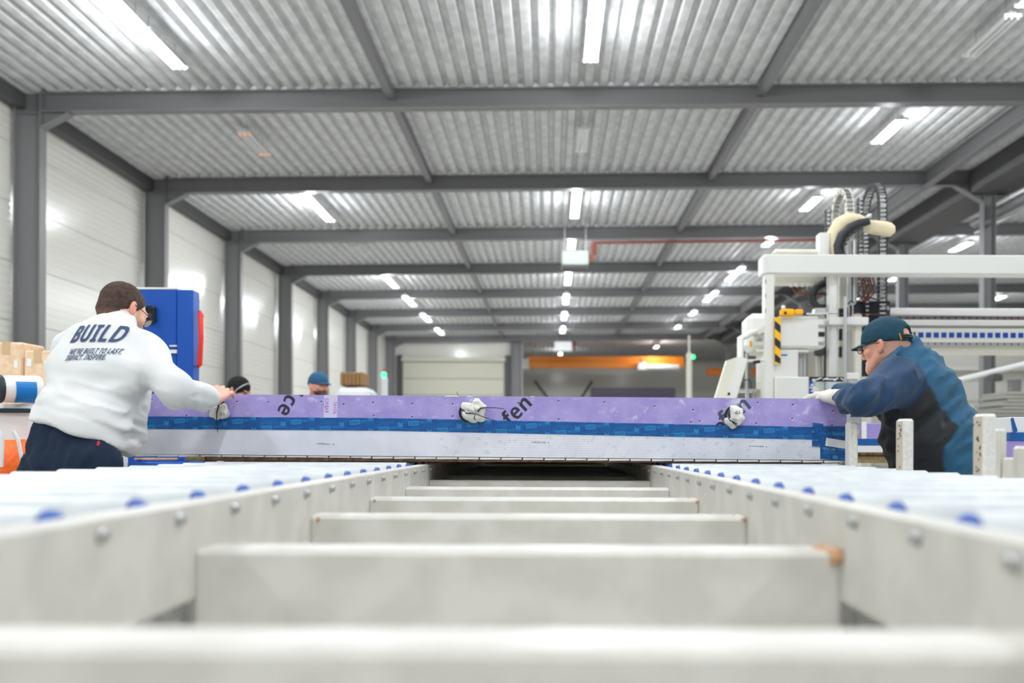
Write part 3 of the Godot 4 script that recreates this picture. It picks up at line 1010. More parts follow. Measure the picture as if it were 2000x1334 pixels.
# ---------------------------------------------------------------- roller conveyor
const ROLL_TOP := EYE - 0.08
func conveyor() -> void:
	var o := thing("roller_conveyor", "cream steel roller conveyor with white rollers and cross bars", "conveyor", Vector3(-0.05, 0, -3.7))
	var z0 := 0.6; var z1 := -9.6
	for s in [[-0.55, -1.0], [0.45, 1.0]]:
		var x: float = s[0]
		var sg: float = s[1]
		var mb := MB.new()
		var top := EYE - 0.092
		mb.rbox(Vector3(x + sg * 0.005, top - 0.075, (z0 + z1) / 2), Vector3(0.01, 0.15, z0 - z1), 0.003)
		mb.rbox(Vector3(x + sg * 0.028, top - 0.144, (z0 + z1) / 2), Vector3(0.05, 0.012, z0 - z1), 0.003)
		mb.rbox(Vector3(x + sg * 0.024, top - 0.005, (z0 + z1) / 2), Vector3(0.044, 0.01, z0 - z1), 0.003)
		obj("inner_rail", mb, M.cream_paint, o)
		var xo := -1.5 if sg < 0 else 1.245
		mb = MB.new()
		mb.rbox(Vector3(xo, ROLL_TOP - 0.1, (z0 + z1) / 2), Vector3(0.04, 0.12, z0 - z1), 0.004)
		obj("outer_rail", mb, M.cream_paint, o)
		mb = MB.new()   # sheet guard closing the side below the rail
		mb.rbox(Vector3(xo + sg * 0.025, 0.42, (z0 + z1) / 2), Vector3(0.006, 0.76, z0 - z1 - 0.02), 0.002)
		obj("side_guard", mb, M.cream_paint, o)
		# rollers
		var xa := x + sg * 0.066
		var xb := xo - sg * 0.02
		var rm := MB.new()
		rm.lathe(Vector3(xa, 0, 0), Vector3(signf(xb - xa), 0, 0), [[0.0, 0.0], [0.037, 0.0], [0.04, 0.004], [0.04, absf(xb - xa) - 0.004], [0.037, absf(xb - xa)], [0.0, absf(xb - xa)]], 24)
		var roller := shared(rm, M.roller_white)
		var cm := MB.new()
		cm.lathe(Vector3(xa - sg * 0.014, 0, 0), Vector3(sg, 0, 0), [[0.0, 0.0], [0.02, 0.0], [0.036, 0.003], [0.0385, 0.0135], [0.0, 0.0135]], 18)
		var capm := shared(cm, M.cap_blue)
		var bm := MB.new()
		bm.lathe(Vector3(x, 0, 0), Vector3(-sg, 0, 0), [[0.012, 0.0], [0.012, 0.002], [0.0085, 0.002], [0.0085, 0.009], [0.006, 0.011], [0.0, 0.011]], 6)
		var bolt := shared(bm, M.zinc)
		for k in 40:
			var d := 0.186 + 0.235 * k
			var at := Vector3(0, ROLL_TOP - 0.04, -d)
			var r := put("roller", roller, at, o)
			put("end_cap", capm, at, r)
			put("bolt", bolt, Vector3(0, top - 0.021, -d), o)
	var pan := MB.new()   # shallow tray hung under the cross bars
	pan.rbox(Vector3(-0.05, EYE - 0.345, (z0 + z1) / 2), Vector3(1.06, 0.006, z0 - z1), 0.002)
	obj("under_tray", pan, M.cream_paint, o)
	# cross bars between the inner rails
	for k in 15:
		var d := -0.543 + 0.686 * k
		var mb := MB.new()
		var y := EYE - 0.165
		mb.rbox(Vector3(-0.05, y - 0.075, -d - 0.0 + 0.04), Vector3(1.012, 0.15, 0.09), 0.008)
		obj("cross_bar", mb, M.cream_paint, o)
		if k in [1, 2, 3, 4, 5]:   # weld rust at the bar ends
			for e in [[0.437, 0.012 if k == 3 else 0.0045], [-0.542, 0.0035]]:
				if e[0] < 0 and k != 4 and k != 5: continue
				var f := Field.new(Vector3(e[0] - 0.04, y - 0.04, -d - 0.05), Vector3(e[0] + 0.04, y + 0.04, -d + 0.13), 0.004)
				f.cap(Vector3(e[0] - 0.012, y - 0.002, -d + 0.03), Vector3(e[0] + 0.008, y - 0.008, -d + 0.088), e[1] * 0.6, e[1], 0.004)
				f.warp(noise(60, k), 0.008)
				var w := MB.new(); f.net(w)
				if w.i.size(): obj("weld", w, M.rust, o)
	# legs
	for d in [0.3, 2.6, 5.0, 7.2, 9.4]:
		for x in [-1.5, -0.58, 0.48, 1.245]:
			var mb := MB.new()
			mb.rbox(Vector3(x, (EYE - 0.24) / 2, -d), Vector3(0.06, EYE - 0.24, 0.06), 0.005)
			obj("leg", mb, M.cream_paint, o)
	# stop posts standing in the outer rail
	for q in [[1764, 1785, 818, 918, 3.0, 0.46], [1920, 1947, 808, 926, 2.58, 0.4], [1659, 1676, 825, 907, 3.85, 0.25]]:
		var d: float = q[4]
		var a := P(q[0], q[2], d); var b := P(q[1], q[3], d)
		var h := a.y - (EYE - 0.15)
		var mb := MB.new()
		mb.rbox(Vector3((a.x + b.x) / 2, a.y - h / 2, -d - 0.03), Vector3(b.x - a.x, h, 0.06), 0.006)
		var p := obj("stop_post", mb, M.post_white, o)
		if d < 3.5:
			mb = MB.new()   # worn bare side with pencil marks
			mb.rbox(Vector3(a.x - 0.0005, a.y - h / 2, -d - 0.03), Vector3(0.004, h - 0.012, 0.05), 0.001)
			obj("worn_strip", mb, M.post_edge_worn, p)
			mb = MB.new()
			var rg := RandomNumberGenerator.new(); rg.seed = int(q[0])
			for k in 14:
				mb.box(Vector3(a.x - 0.0028, a.y - rg.randf_range(0.012, 0.17), -d - 0.008 - rg.randf() * 0.044), Vector3(0.0006, rg.randf_range(0.0015, 0.007), rg.randf_range(0.003, 0.014)), Basis(Vector3.RIGHT, rg.randf_range(-1, 1)))
			obj("pencil_marks", mb, M.ink_black, p)
			mb = MB.new()   # row of staples down the painted half
			for k in 14: mb.box(Vector3(a.x + (b.x - a.x) * 0.6, a.y - 0.012 - 0.011 * k, -d + 0.0008), Vector3(0.006, 0.0025, 0.002))
			obj("staple_row", mb, M.lamp_white, p)

# ---------------------------------------------------------------- the panel on the conveyor
const PU0 := 222.0
const PU1 := 1657.5
const BOARD_H := 0.162
var pan_o: Vector3   # the panel's front face in metres: top left corner, its axes along and up, its outward normal
var pan_x: Vector3
var pan_y: Vector3
var pan_n: Vector3
var pan_len := 0.0
func panel_axes() -> void:
	pan_o = P(PU0, 768.6, 4.16)
	var e := P(PU1, 779.2, 4.09)
	pan_len = pan_o.distance_to(e)
	pan_x = (e - pan_o).normalized()
	pan_y = (Vector3.UP - pan_x * pan_x.y).normalized()
	pan_n = pan_x.cross(pan_y)
func on_panel(u: float, v: float) -> Vector2:  # metres along and down from the top left corner
	var eye := Vector3(0, EYE, 0)
	var dir := P(u, v, 1.0) - eye
	var q := eye + dir * ((pan_o - eye).dot(pan_n) / dir.dot(pan_n)) - pan_o
	return Vector2(q.dot(pan_x), -q.dot(pan_y))
func pm(m: Vector2, out := 0.0) -> Vector3:
	return pan_o + pan_x * m.x - pan_y * m.y + pan_n * out
func pane(u: float, v: float, out := 0.0) -> Vector3:
	return pm(on_panel(u, v), out)
func ptop(u: float) -> float:
	return lerpf(768.6, 779.2, (u - PU0) / (PU1 - PU0))
func pbot(u: float) -> float:
	return lerpf(886.0, 899.0, (u - PU0) / (PU1 - PU0))

func strip(us: Array, v0: Array, v1: Array, out: float, thick: float, period: float, start := 0.0, high := 0.0) -> MB:  # a thin sheet on the panel's face; the print repeats every period metres from start, high metres tall (0: as tall as the sheet)
	var mb := MB.new()
	for k in us.size() - 1:
		var a := on_panel(us[k], v1[k]); var b := on_panel(us[k + 1], v1[k + 1]); var c := on_panel(us[k + 1], v0[k + 1]); var d := on_panel(us[k], v0[k])
		var uv := []
		for q in [a, b, c, d]:
			var y0: float = d.y if q == a or q == d else c.y
			var y1: float = a.y if q == a or q == d else b.y
			uv.append(Vector2((q.x - start) / period, q.y / high if high > 0 else (q.y - y0) / (y1 - y0)))
		var w := [pm(a, out), pm(b, out), pm(c, out), pm(d, out)]
		mb.quad(w[0], w[1], w[2], w[3], uv)
		var z := -pan_n * thick
		mb.quad(w[3], w[2], w[2] + z, w[3] + z, [uv[3], uv[2], uv[2], uv[3]]); mb.quad(w[1], w[0], w[0] + z, w[1] + z, [uv[1], uv[0], uv[0], uv[1]])
		if k == 0: mb.quad(w[0], w[3], w[3] + z, w[0] + z, [uv[0], uv[3], uv[3], uv[0]])
		if k == us.size() - 2: mb.quad(w[2], w[1], w[1] + z, w[2] + z, [uv[2], uv[1], uv[1], uv[2]])
	return mb

func board_picture() -> ImageTexture:  # the purple board's own surface: dye, plaster scuffs, print, screws
	var W := 2048; var s := W / (PU1 - PU0); var ppm := W / pan_len; var H := int(BOARD_H * ppm)
	var im := Image.create(W, H, false, Image.FORMAT_RGB8)
	var n1 := noise(0.012, 41, 4); var n2 := noise(0.05, 42, 3); var n3 := noise(0.3, 43, 2)
	for y in H:
		for x in W:
			var c := rgb(160, 147, 214).lerp(rgb(178, 166, 224), clampf(n1.get_noise_2d(x, y) * 0.8 + 0.5 + n3.get_noise_2d(x, y) * 0.25, 0, 1))
			var w := clampf((n2.get_noise_2d(x * 0.6, y * 1.2) - 0.4) * 2.0, 0, 0.4)
			im.set_pixel(x, y, c.lerp(rgb(216, 210, 240), w))
	var px := func(u: float, v: float) -> Vector2: return on_panel(u, v) * ppm
	# plaster smears
	for q in [[1440, 790, 26, 0.55, -60], [1240, 815, 12, 0.5, -30], [1260, 800, 10, 0.45, -55], [920, 782, 22, 0.45, 80], [610, 780, 14, 0.45, 10], [780, 783, 8, 0.4, 30], [1575, 800, 14, 0.5, -60], [1548, 818, 9, 0.35, 0], [513, 778, 9, 0.4, 10], [1330, 785, 10, 0.4, 40], [700, 779, 8, 0.3, 0], [1460, 800, 20, 0.3, 30], [1195, 802, 9, 0.35, -50], [1330, 783, 7, 0.4, 0]]:
		var ce: Vector2 = px.call(q[0], q[1])
		var R: float = q[2] * s
		for y in range(maxi(0, int(ce.y - R)), mini(H, int(ce.y + R))):
			for x in range(maxi(0, int(ce.x - R)), mini(W, int(ce.x + R))):
				var e := (Vector2(x, y) - ce).rotated(-deg_to_rad(q[4])) / R
				var a: float = clampf(1.0 - Vector2(e.x, e.y * 2.4).length() + n2.get_noise_2d(x * 1.6, y * 1.6) * 0.9, 0, 1) * q[3] * 1.6
				im.set_pixel(x, y, im.get_pixel(x, y).lerp(rgb(222, 220, 240), minf(a, 0.75)))
	# paper strip with vertical print
	var a0: Vector2 = px.call(634, ptop(634)); var a1: Vector2 = px.call(660, ptop(660))
	for q in [[Vector2(a0.x, 0), Vector2(a1.x, 0), Vector2(a1.x - 2, H)], [Vector2(a0.x, 0), Vector2(a1.x - 2, H), Vector2(a0.x - 1, H)]]:
		fill_tri(im, q[0], q[1], q[2], Color(rgb(226, 220, 242), 0.85), W, H, false)
	stamp(im, glyphs("SINIAT", 400), px.call(638.5, 792), 9.5 * s, 90, rgb(128, 40, 150))
	stamp(im, glyphs("- DEFEN", 400), px.call(655, 794), 8.0 * s, 93, rgb(150, 60, 160))
	# big diagonal print
	var ink := rgb(44, 46, 62)
	stamp(im, glyphs("ce"), px.call(560.5, 791), 40 * s, 119, ink)
	stamp(im, glyphs("l"), px.call(580, 766), 38 * s, 119, ink)
	stamp(im, glyphs("fen"), px.call(1008, 801), 40 * s, -45, ink)
	stamp(im, glyphs("c"), px.call(1042, 762), 43 * s, -45, ink)
	stamp(im, glyphs("fen"), px.call(1432, 803), 42 * s, -38, Color(rgb(66, 74, 92), 0.9))
	stamp(im, glyphs("e"), px.call(1408, 836), 42 * s, -38, ink)
	# plaster wiped over the second print
	var cm: Vector2 = px.call(1438, 787)
	for y in range(0, H):
		for x in range(int(cm.x - 24 * s), int(cm.x + 8 * s)):
			var e := (Vector2(x, y) - cm) / s
			var a := clampf(1.2 - Vector2(e.x + 6, e.y * 0.9 + e.x * 0.5).length() / 15.0 + n2.get_noise_2d(x, y) * 0.6, 0, 0.85)
			im.set_pixel(x, y, im.get_pixel(x, y).lerp(rgb(208, 206, 232), a))
	for q in [[297, 780], [365, 811], [463.5, 784], [525, 785], [628, 784], [671.5, 789], [729, 786], [730, 811], [805.5, 788], [884, 788.5], [884, 812.5], [805, 814], [1090.5, 783], [1180, 785], [1012, 817], [1012, 787], [1091, 818], [1183, 826], [1278, 793], [1275, 828], [1353, 800], [1349, 824], [1366, 822], [1479, 786], [1547, 790], [1546, 817], [1626, 802], [1624, 830], [1476, 826]]:
		var ce: Vector2 = px.call(q[0], q[1])
		for y in range(maxi(0, int(ce.y) - 5), mini(H, int(ce.y) + 6)):
			for x in range(int(ce.x) - 5, int(ce.x) + 6):
				var r := (Vector2(x, y) - ce).length() / s
				var r2 := (Vector2(x, y) - ce - Vector2(0.6, 1.4) * s).length() / s
				if r < 1.5: im.set_pixel(x, y, rgb(40, 40, 50))
				elif r2 < 1.9: im.set_pixel(x, y, im.get_pixel(x, y).lerp(rgb(226, 224, 240), 0.7))
	return tex(im)

func tape_picture() -> ImageTexture:
	var W := 512; var H := 112; var k := W / 115.0
	var im := Image.create(W, H, false, Image.FORMAT_RGB8)
	var n1 := noise(0.02, 51, 3)
	for y in H:
		for x in W:
			var a := x * TAU / W
			im.set_pixel(x, y, rgb(0, 78, 146).lerp(rgb(6, 92, 164), clampf(n1.get_noise_3d(cos(a) * 80, sin(a) * 80, y) + 0.5, 0, 1)))
	var light := rgb(44, 150, 210)
	var dark := rgb(4, 84, 152)
	var va := glyphs("vana"); var te := glyphs("TESCON", 400)
	for q in [[18.0, 9.0], [75.0, 21.5], [18.0, 34.0 - 50], [75.0, -3.5]]:
		var c := Vector2(q[0], q[1]) * k
		var B := Transform2D(deg_to_rad(174), c)
		for e in [[Vector2(-10.5, -4.2), Vector2(10.5, -4.2), Vector2(10.5, 4.2)], [Vector2(-10.5, -4.2), Vector2(10.5, 4.2), Vector2(-10.5, 4.2)]]:
			fill_tri(im, B * (e[0] * k), B * (e[1] * k), B * (e[2] * k), Color(light, 0.8), W, H, true)
		stamp(im, va, c, 9.5 * k, 174, dark, 0.85, 0.0, true)
		stamp(im, te, c + Vector2(25, -3.6) * k, 6.6 * k, 174, light, 1.0, 0.0, true)
		for r in [5.5, 8.0, 9.8]:
			var d := Transform2D(deg_to_rad(174), c + Vector2(40 + r * 2, 8 - r * 2.1 + 12) * k)
			fill_tri(im, d * (Vector2(-12, -0.5) * k), d * (Vector2(12, -0.5) * k), d * (Vector2(12, 0.5) * k), Color(light, 0.5), W, H, true)
			fill_tri(im, d * (Vector2(-12, -0.5) * k), d * (Vector2(12, 0.5) * k), d * (Vector2(-12, 0.5) * k), Color(light, 0.5), W, H, true)
		var lg := c + Vector2(-18 - 8, 2.5) * k
		for e in [[Vector2(-4.5, -4.8), Vector2(4.5, -4.8), Vector2(4.5, 4.8)], [Vector2(-4.5, -4.8), Vector2(4.5, 4.8), Vector2(-4.5, 4.8)]]:
			fill_tri(im, lg + e[0] * k, lg + e[1] * k, lg + e[2] * k, Color(light, 0.75), W, H, true)
		fill_tri(im, lg + Vector2(-4.5, -4.9) * k, lg + Vector2(4.5, -4.9) * k, lg + Vector2(0.5, -1.0) * k, rgb(2, 80, 148), W, H, true)
	return tex(im)

func patch_picture() -> ImageTexture:  # upright print on the corner tape
	var W := 256; var H := 320; var k := W / 56.0
	var im := Image.create(W, H, false, Image.FORMAT_RGB8)
	var n1 := noise(0.02, 52, 3)
	for y in H:
		for x in W: im.set_pixel(x, y, rgb(0, 72, 138).lerp(rgb(4, 92, 160), clampf(n1.get_noise_2d(x, y) + 0.5, 0, 1)))
	var light := rgb(70, 166, 218)
	var va := glyphs("Vana"); var te := glyphs("TESCON", 400)
	stamp(im, te, Vector2(12, 16) * k, 6.5 * k, -2, Color(light, 0.8))
	stamp(im, va, Vector2(34, 15) * k, 11 * k, -3, light, 0.85)
	stamp(im, te, Vector2(16, 48) * k, 6.8 * k, -2, rgb(150, 210, 238))
	stamp(im, va, Vector2(42, 46) * k, 10 * k, -3, Color(light, 0.8), 0.85)
	for r in [52.5, 55.0, 57.0]:
		fill_tri(im, Vector2(6, r) * k, Vector2(26, r - 0.6) * k, Vector2(26, r) * k, Color(light, 0.6), W, H, false)
		fill_tri(im, Vector2(6, r) * k, Vector2(26, r) * k, Vector2(6, r + 0.6) * k, Color(light, 0.6), W, H, false)
	stamp(im, te, Vector2(48, 66) * k, 6 * k, -2, light)
	for e in [[Vector2(24, 60), Vector2(33, 60), Vector2(33, 67)], [Vector2(24, 60), Vector2(33, 67), Vector2(24, 67)]]:
		fill_tri(im, e[0] * k, e[1] * k, e[2] * k, Color(light, 0.8), W, H, false)
	return tex(im)

func membrane_picture() -> ImageTexture:
	var W := 2048; var s := W / (PU1 - PU0); var H := int(50 * s)
	var im := Image.create(W, H, false, Image.FORMAT_RGB8)
	var n1 := noise(0.01, 61, 3); var n2 := noise(0.04, 62, 3)
	for y in H:
		for x in W:
			var u := x / s + PU0
			var c := rgb(226, 228, 240).lerp(rgb(236, 238, 247), clampf(n1.get_noise_2d(x, y) + 0.5, 0, 1))
			if u < 900 and (x % 5 == 0 or y % 5 == 0): c = c.lerp(rgb(200, 204, 224), 0.22)
			if u >= 900 and y % 7 < 2: c = c.lerp(rgb(196, 200, 220), 0.45 * clampf((u - 880) / 120.0, 0, 1))
			var g := n2.get_noise_2d(x, y)
			if g > 0.42 and u > 850: c = c.lerp(rgb(190, 206, 214), 0.5)
			im.set_pixel(x, y, c)
	var code := glyphs("1 283991", 700)
	for q in [[643, 27.5], [1063, 18.5], [1484, 19.5]]:
		stamp(im, code, Vector2((q[0] - PU0) * s, q[1] * s), 3.4 * s, 182, rgb(86, 92, 130), 2.6)
	return tex(im)

func picture_mat(called: String, t: Texture2D, rough: float) -> StandardMaterial3D:
	var m := mat(called, Color.WHITE, rough)
	m.albedo_texture = t
	m.texture_repeat = true
	return m

func wall_panel_piece() -> void:
	panel_axes()
	var o := thing("wall_panel_element", "long purple gypsum-faced wall element lying across the conveyor", "wall panel", Vector3(-0.3, ROLL_TOP, -4.8))
	# timber core with its back and ends
	var mb := MB.new()
	# the foot is set back 4 cm, so that a real groove opens above and between the folded tabs
	for q in [[ptop(PU0) + 0.4, ptop(PU1) + 0.4, pbot(PU0) - 1.5, pbot(PU1) - 1.5, -0.002, "core"], [pbot(PU0) - 1.5, pbot(PU1) - 1.5, 890.5, 903.0, -0.04, "foot_plate"]]:
		mb = MB.new()
		var a := pane(PU0, q[2]); var b := pane(PU1 - 1, q[3]); var c := pane(PU1 - 1, q[1]); var d := pane(PU0, q[0])
		var z := Vector3(0.06, 0, -3.4)
		var f := Vector3(0, 0, q[4])
		mb.quad(a + f, b + f, c + f, d + f); mb.quad(b + z, a + z, d + z, c + z)
		mb.quad(d + f, c + f, c + z, d + z); mb.quad(b + f, a + f, a + z, b + z)
		mb.quad(a + z, a + f, d + f, d + z); mb.quad(b + f, b + z, c + z, c + f)
		obj(q[5], mb, M.machine_cream, o)
	var us := []
	var top := []; var tt := []; var tb := []; var bo := []
	for k in 25:
		var u := lerpf(PU0, PU1, k / 24.0)
		us.append(u); top.append(ptop(u))
		var t := 44.2 if u < 750 else lerpf(44.2, 55.6, clampf((u - 750) / 850.0, 0, 1))
		tt.append(ptop(u) + t); tb.append(ptop(u) + t + 24.6); bo.append(pbot(u))
	var bl := []
	for k in 25: bl.append(ptop(us[k]) + 70.0)
	var board := picture_mat("purple_board", board_picture(), 0.7)
	obj("purple_board", strip(us, top, bl, 0.006, 0.008, pan_len, 0.0, BOARD_H), board, o)
	var tape := picture_mat("blue_tape", tape_picture(), 0.42)
	obj("blue_tape", strip(us, tt, tb, 0.0085, 0.003, 0.264, 0.0), tape, o)
	var mem := picture_mat("membrane", membrane_picture(), 0.6)
	var m0 := []
	for k in 25: m0.append(tb[k] - 1.0)
	obj("membrane", strip(us, m0, bo, 0.007, 0.007, pan_len, 0.0), mem, o)
	# corner tape patches
	var pt := picture_mat("corner_tape", patch_picture(), 0.42)
	obj("corner_tape", strip([1601.0, 1629.0, 1658.0], [833.0, 833.0, 833.0], [896.0, 899.0, 901.5], 0.0105, 0.004, 0.131, on_panel(1601, 850).x), pt, o)
	obj("corner_tape", strip([1585.0, 1602.0], [835.0, 835.0], [872.0, 873.0], 0.0095, 0.003, 0.131, on_panel(1600, 850).x), pt, o)
	obj("corner_tape", strip([1586.0, 1607.0], [826.0, 828.0], [835.0, 836.0], 0.0095, 0.003, 0.264, on_panel(1560, 830).x), tape, o)
	mb = MB.new()
	var w := [pane(1610.5, 870.5, 0.0115), pane(1656.5, 877.5, 0.0115), pane(1656.5, 862, 0.0115), pane(1612.5, 855, 0.0115)]
	mb.quad(w[0], w[1], w[2], w[3])
	for k in 4: mb.quad(w[(k + 1) % 4], w[k], w[k] + Vector3(0, 0, -0.001), w[(k + 1) % 4] + Vector3(0, 0, -0.001))
	obj("white_sticker", mb, M.label_white, o)
	mb = MB.new()
	mb.rbox((pane(1652, 808, 0.01) + pane(1658, 836, 0.01)) / 2, Vector3(0.012, 0.065, 0.006), 0.002)
	obj("white_edge_strip", mb, M.label_white, o)
	# folded membrane tabs along the foot
	var u := 265.5 - 42.0
	while u < 1640:
		var e := minf(u + 41.0, 1642.0)
		if u + 1.2 > PU0:
			obj("fold_tab", strip([u + 1.6, e], [pbot(u) + 1.2, pbot(e) + 1.2], [pbot(u) + 5.2, pbot(e) + 4.4], 0.0085, 0.006, 0.5), M.white_film, o)
		u += 41.93
	# stray thread on the top edge
	mb = MB.new()
	mb.tube([pane(895, 773.5, 0.0), pane(893.5, 769, 0.0), pane(892, 765, 0.0)], 0.0012, 5)
	obj("thread", mb, M.wire_black, o)
	for q in [[874, 892], [914, 920], [1038, 1042]]:
		mb = MB.new()
		for k in 4:
			var uu := lerpf(q[0], q[1], k / 3.0)
			mb.box(pane(uu, ptop(uu) + 0.6, 0.007), Vector3(0.02 if q[1] - q[0] > 10 else 0.006, 0.004, 0.002), Basis(Vector3.BACK, 0.2 - 0.12 * k))
		obj("torn_paper", mb, M.label_white, o)
	# bearing timber under the element
	mb = MB.new()
	var t0 := pane(402, 891.5); var t1 := pane(1640, 902)
	for s in 3:
		var zz := -4.14 - 1.1 * s
		var yb := ROLL_TOP + 0.0005
		mb.quad(Vector3(t0.x, yb, zz), Vector3(t1.x, yb, zz + 0.05), Vector3(t1.x, t1.y, zz + 0.05), Vector3(t0.x, t0.y, zz))
		mb.quad(Vector3(t1.x, yb, zz - 0.08), Vector3(t0.x, yb, zz - 0.08), Vector3(t0.x, t0.y, zz - 0.08), Vector3(t1.x, t1.y, zz - 0.08))
		mb.quad(Vector3(t0.x, t0.y, zz), Vector3(t1.x, t1.y, zz + 0.05), Vector3(t1.x, t1.y, zz - 0.08), Vector3(t0.x, t0.y, zz - 0.08))
		mb.quad(Vector3(t0.x, yb, zz), Vector3(t0.x, t0.y, zz), Vector3(t0.x, t0.y, zz - 0.08), Vector3(t0.x, yb, zz - 0.08))
	obj("bearing_timber", mb, M.timber_brown, o)
	mb = MB.new()
	var h0 := pane(366, 891.3)
	mb.rbox(Vector3(h0.x + 0.04, (h0.y + ROLL_TOP) / 2, -4.17), Vector3(0.085, h0.y - ROLL_TOP - 0.001, 0.07), 0.002)
	obj("timber_block", mb, M.timber_olive, o)

func bundles() -> void:  # wrapped white lifting slings tied with black cable ties
	for q in [0, 1, 2]:
		var base: Vector2 = [Vector2(432, 804), Vector2(925, 803), Vector2(1431, 816)][q]
		var lab: String = ["white knotted lifting sling under the bare hand, black tie hanging down", "white knotted lifting sling with two black tie ends, mid panel", "white knotted lifting sling over faded print near the gloved worker"][q]
		var o := thing("lifting_sling", lab, "sling", pane(base.x, base.y + 15, 0.02), "white slings on the purple panel")
		var c := pane(base.x, base.y, 0.03)
		var k := 4.13 / F
		var f := Field.new(c - Vector3(0.08, 0.08, 0.06), c + Vector3(0.08, 0.08, 0.07), 0.0035)
		var at := func(du: float, dv: float, dz := 0.0) -> Vector3: return c + Vector3(du * k, -dv * k, dz)
		if q == 0:
			f.cap(at.call(-11, -5), at.call(-9, 8), 0.018, 0.017, 0.003)
			f.cap(at.call(-12, -6, -0.01), at.call(-4, 13, 0.0), 0.013, 0.012, 0.01)
			f.cap(at.call(10, -6), at.call(11, 6), 0.017, 0.021, 0.003)
			f.cap(at.call(3, -9, -0.008), at.call(12, -10, 0.0), 0.012, 0.012, 0.01)
			f.cap(at.call(-6, 0, -0.012), at.call(8, 0, -0.012), 0.016, 0.016, 0.006)
			f.ell(at.call(0, 0, 0.03), Basis.IDENTITY, Vector3(0.005, 0.05, 0.024), 0.006, true)
		elif q == 1:
			f.cap(at.call(-14, 7), at.call(2, 13), 0.020, 0.024, 0.004)
			f.cap(at.call(-14, -8, 0.004), at.call(8, -4, 0.012), 0.018, 0.016, 0.006)
			f.cap(at.call(8, -16), at.call(16, -8), 0.02, 0.02, 0.006)
			f.cap(at.call(14, 4, -0.005), at.call(16, 14, -0.005), 0.026, 0.018, 0.005)
			f.ell(at.call(-4, 2, 0.035), Basis(Vector3.BACK, -0.3), Vector3(0.04, 0.005, 0.022), 0.006, true)
			f.ell(at.call(9, 6, 0.03), Basis(Vector3.BACK, 0.6), Vector3(0.005, 0.035, 0.02), 0.006, true)
		else:
			f.cap(at.call(2, -14), at.call(5, 2), 0.024, 0.03, 0.004)
			f.cap(at.call(8, -12), at.call(10, -2), 0.02, 0.022, 0.01)
			f.cap(at.call(-10, 6), at.call(0, 16), 0.018, 0.014, 0.004)
			f.ell(at.call(-2, 8, 0.03), Basis(Vector3.BACK, -0.55), Vector3(0.04, 0.005, 0.022), 0.006, true)
		f.warp(noise(22, 90 + q, 2), 0.008)
		var mb := MB.new(); f.net(mb)
		obj("cloth_knot", mb, M.bundle_cloth, o)
		mb = MB.new()
		var ring := []
		for e in 15:
			var an := deg_to_rad([200.0, 100.0, 60.0][q] + e * [-13.0, 13.0, 16.0][q])
			ring.append(at.call([1, -10, 0][q] + cos(an) * [12.0, 16.0, 15.0][q], [-8, 3, -4][q] - sin(an) * [10.0, 16.0, 17.0][q], -0.012))
		mb.tube(ring, 0.005, 8)
		obj("sling_loop", mb, M.wire_black, o)
		mb = MB.new()
		if q == 0:
			mb.tube([at.call(2, -12, 0.012), at.call(0, 2, 0.022), at.call(-1, 18, 0.018), at.call(-2, 32, 0.0), at.call(-4, 41, -0.014)], [0.003, 0.0028, 0.002, 0.0016, 0.0012], 7)
		elif q == 1:
			mb.tube([at.call(-20, -2, 0.01), at.call(-12, 5, 0.022), at.call(-3, 5, 0.026), at.call(8, 7, 0.03), at.call(24, 13, 0.02), at.call(44, 19, 0.01)], [0.003, 0.003, 0.003, 0.002, 0.0018, 0.0014], 7)
			mb.tube([at.call(10, 2, 0.024), at.call(16, -5, 0.024), at.call(26, -6, 0.02), at.call(44, -6, 0.012), at.call(61, -4, 0.008)], [0.003, 0.003, 0.002, 0.0018, 0.0014], 7)
			mb.tube([at.call(5, 8, 0.024), at.call(3, 15, 0.024), at.call(6, 18, 0.02)], 0.0022, 6)
		else:
			mb.tube([at.call(-12, 1, 0.02), at.call(-9, 6, 0.024), at.call(0, 11, 0.026), at.call(4, 13, 0.024)], 0.0028, 7)
			mb.tube([at.call(-8, 6, 0.024), at.call(-2, 12, 0.024), at.call(4, 17, 0.018)], 0.0018, 6)
		obj("cable_tie", mb, M.wire_black, o)
		if q != 1:   # hand-written scrawl on the cloth
			mb = MB.new()
			var s0: Vector2 = [Vector2(9, 5), Vector2(), Vector2(4, -10)][q]
			for e in [[Vector2(-5, 2), Vector2(1, -3)], [Vector2(-4, 3), Vector2(4, 3)], [Vector2(6, -3), Vector2(7, 3)]]:
				var pts := []
				for g in 4:
					var w: Vector2 = s0 + e[0].lerp(e[1], g / 3.0) * 0.8
					var p: Vector3 = at.call(w.x, w.y, 0.06)
					for it in 60:
						if f.at(p) < 0.0006: break
						p.z -= 0.001
					pts.append(p + Vector3(0, 0, 0.0006))
				mb.tube(pts, 0.0012, 5)
			obj("ink_scrawl", mb, M.ink_black, o)

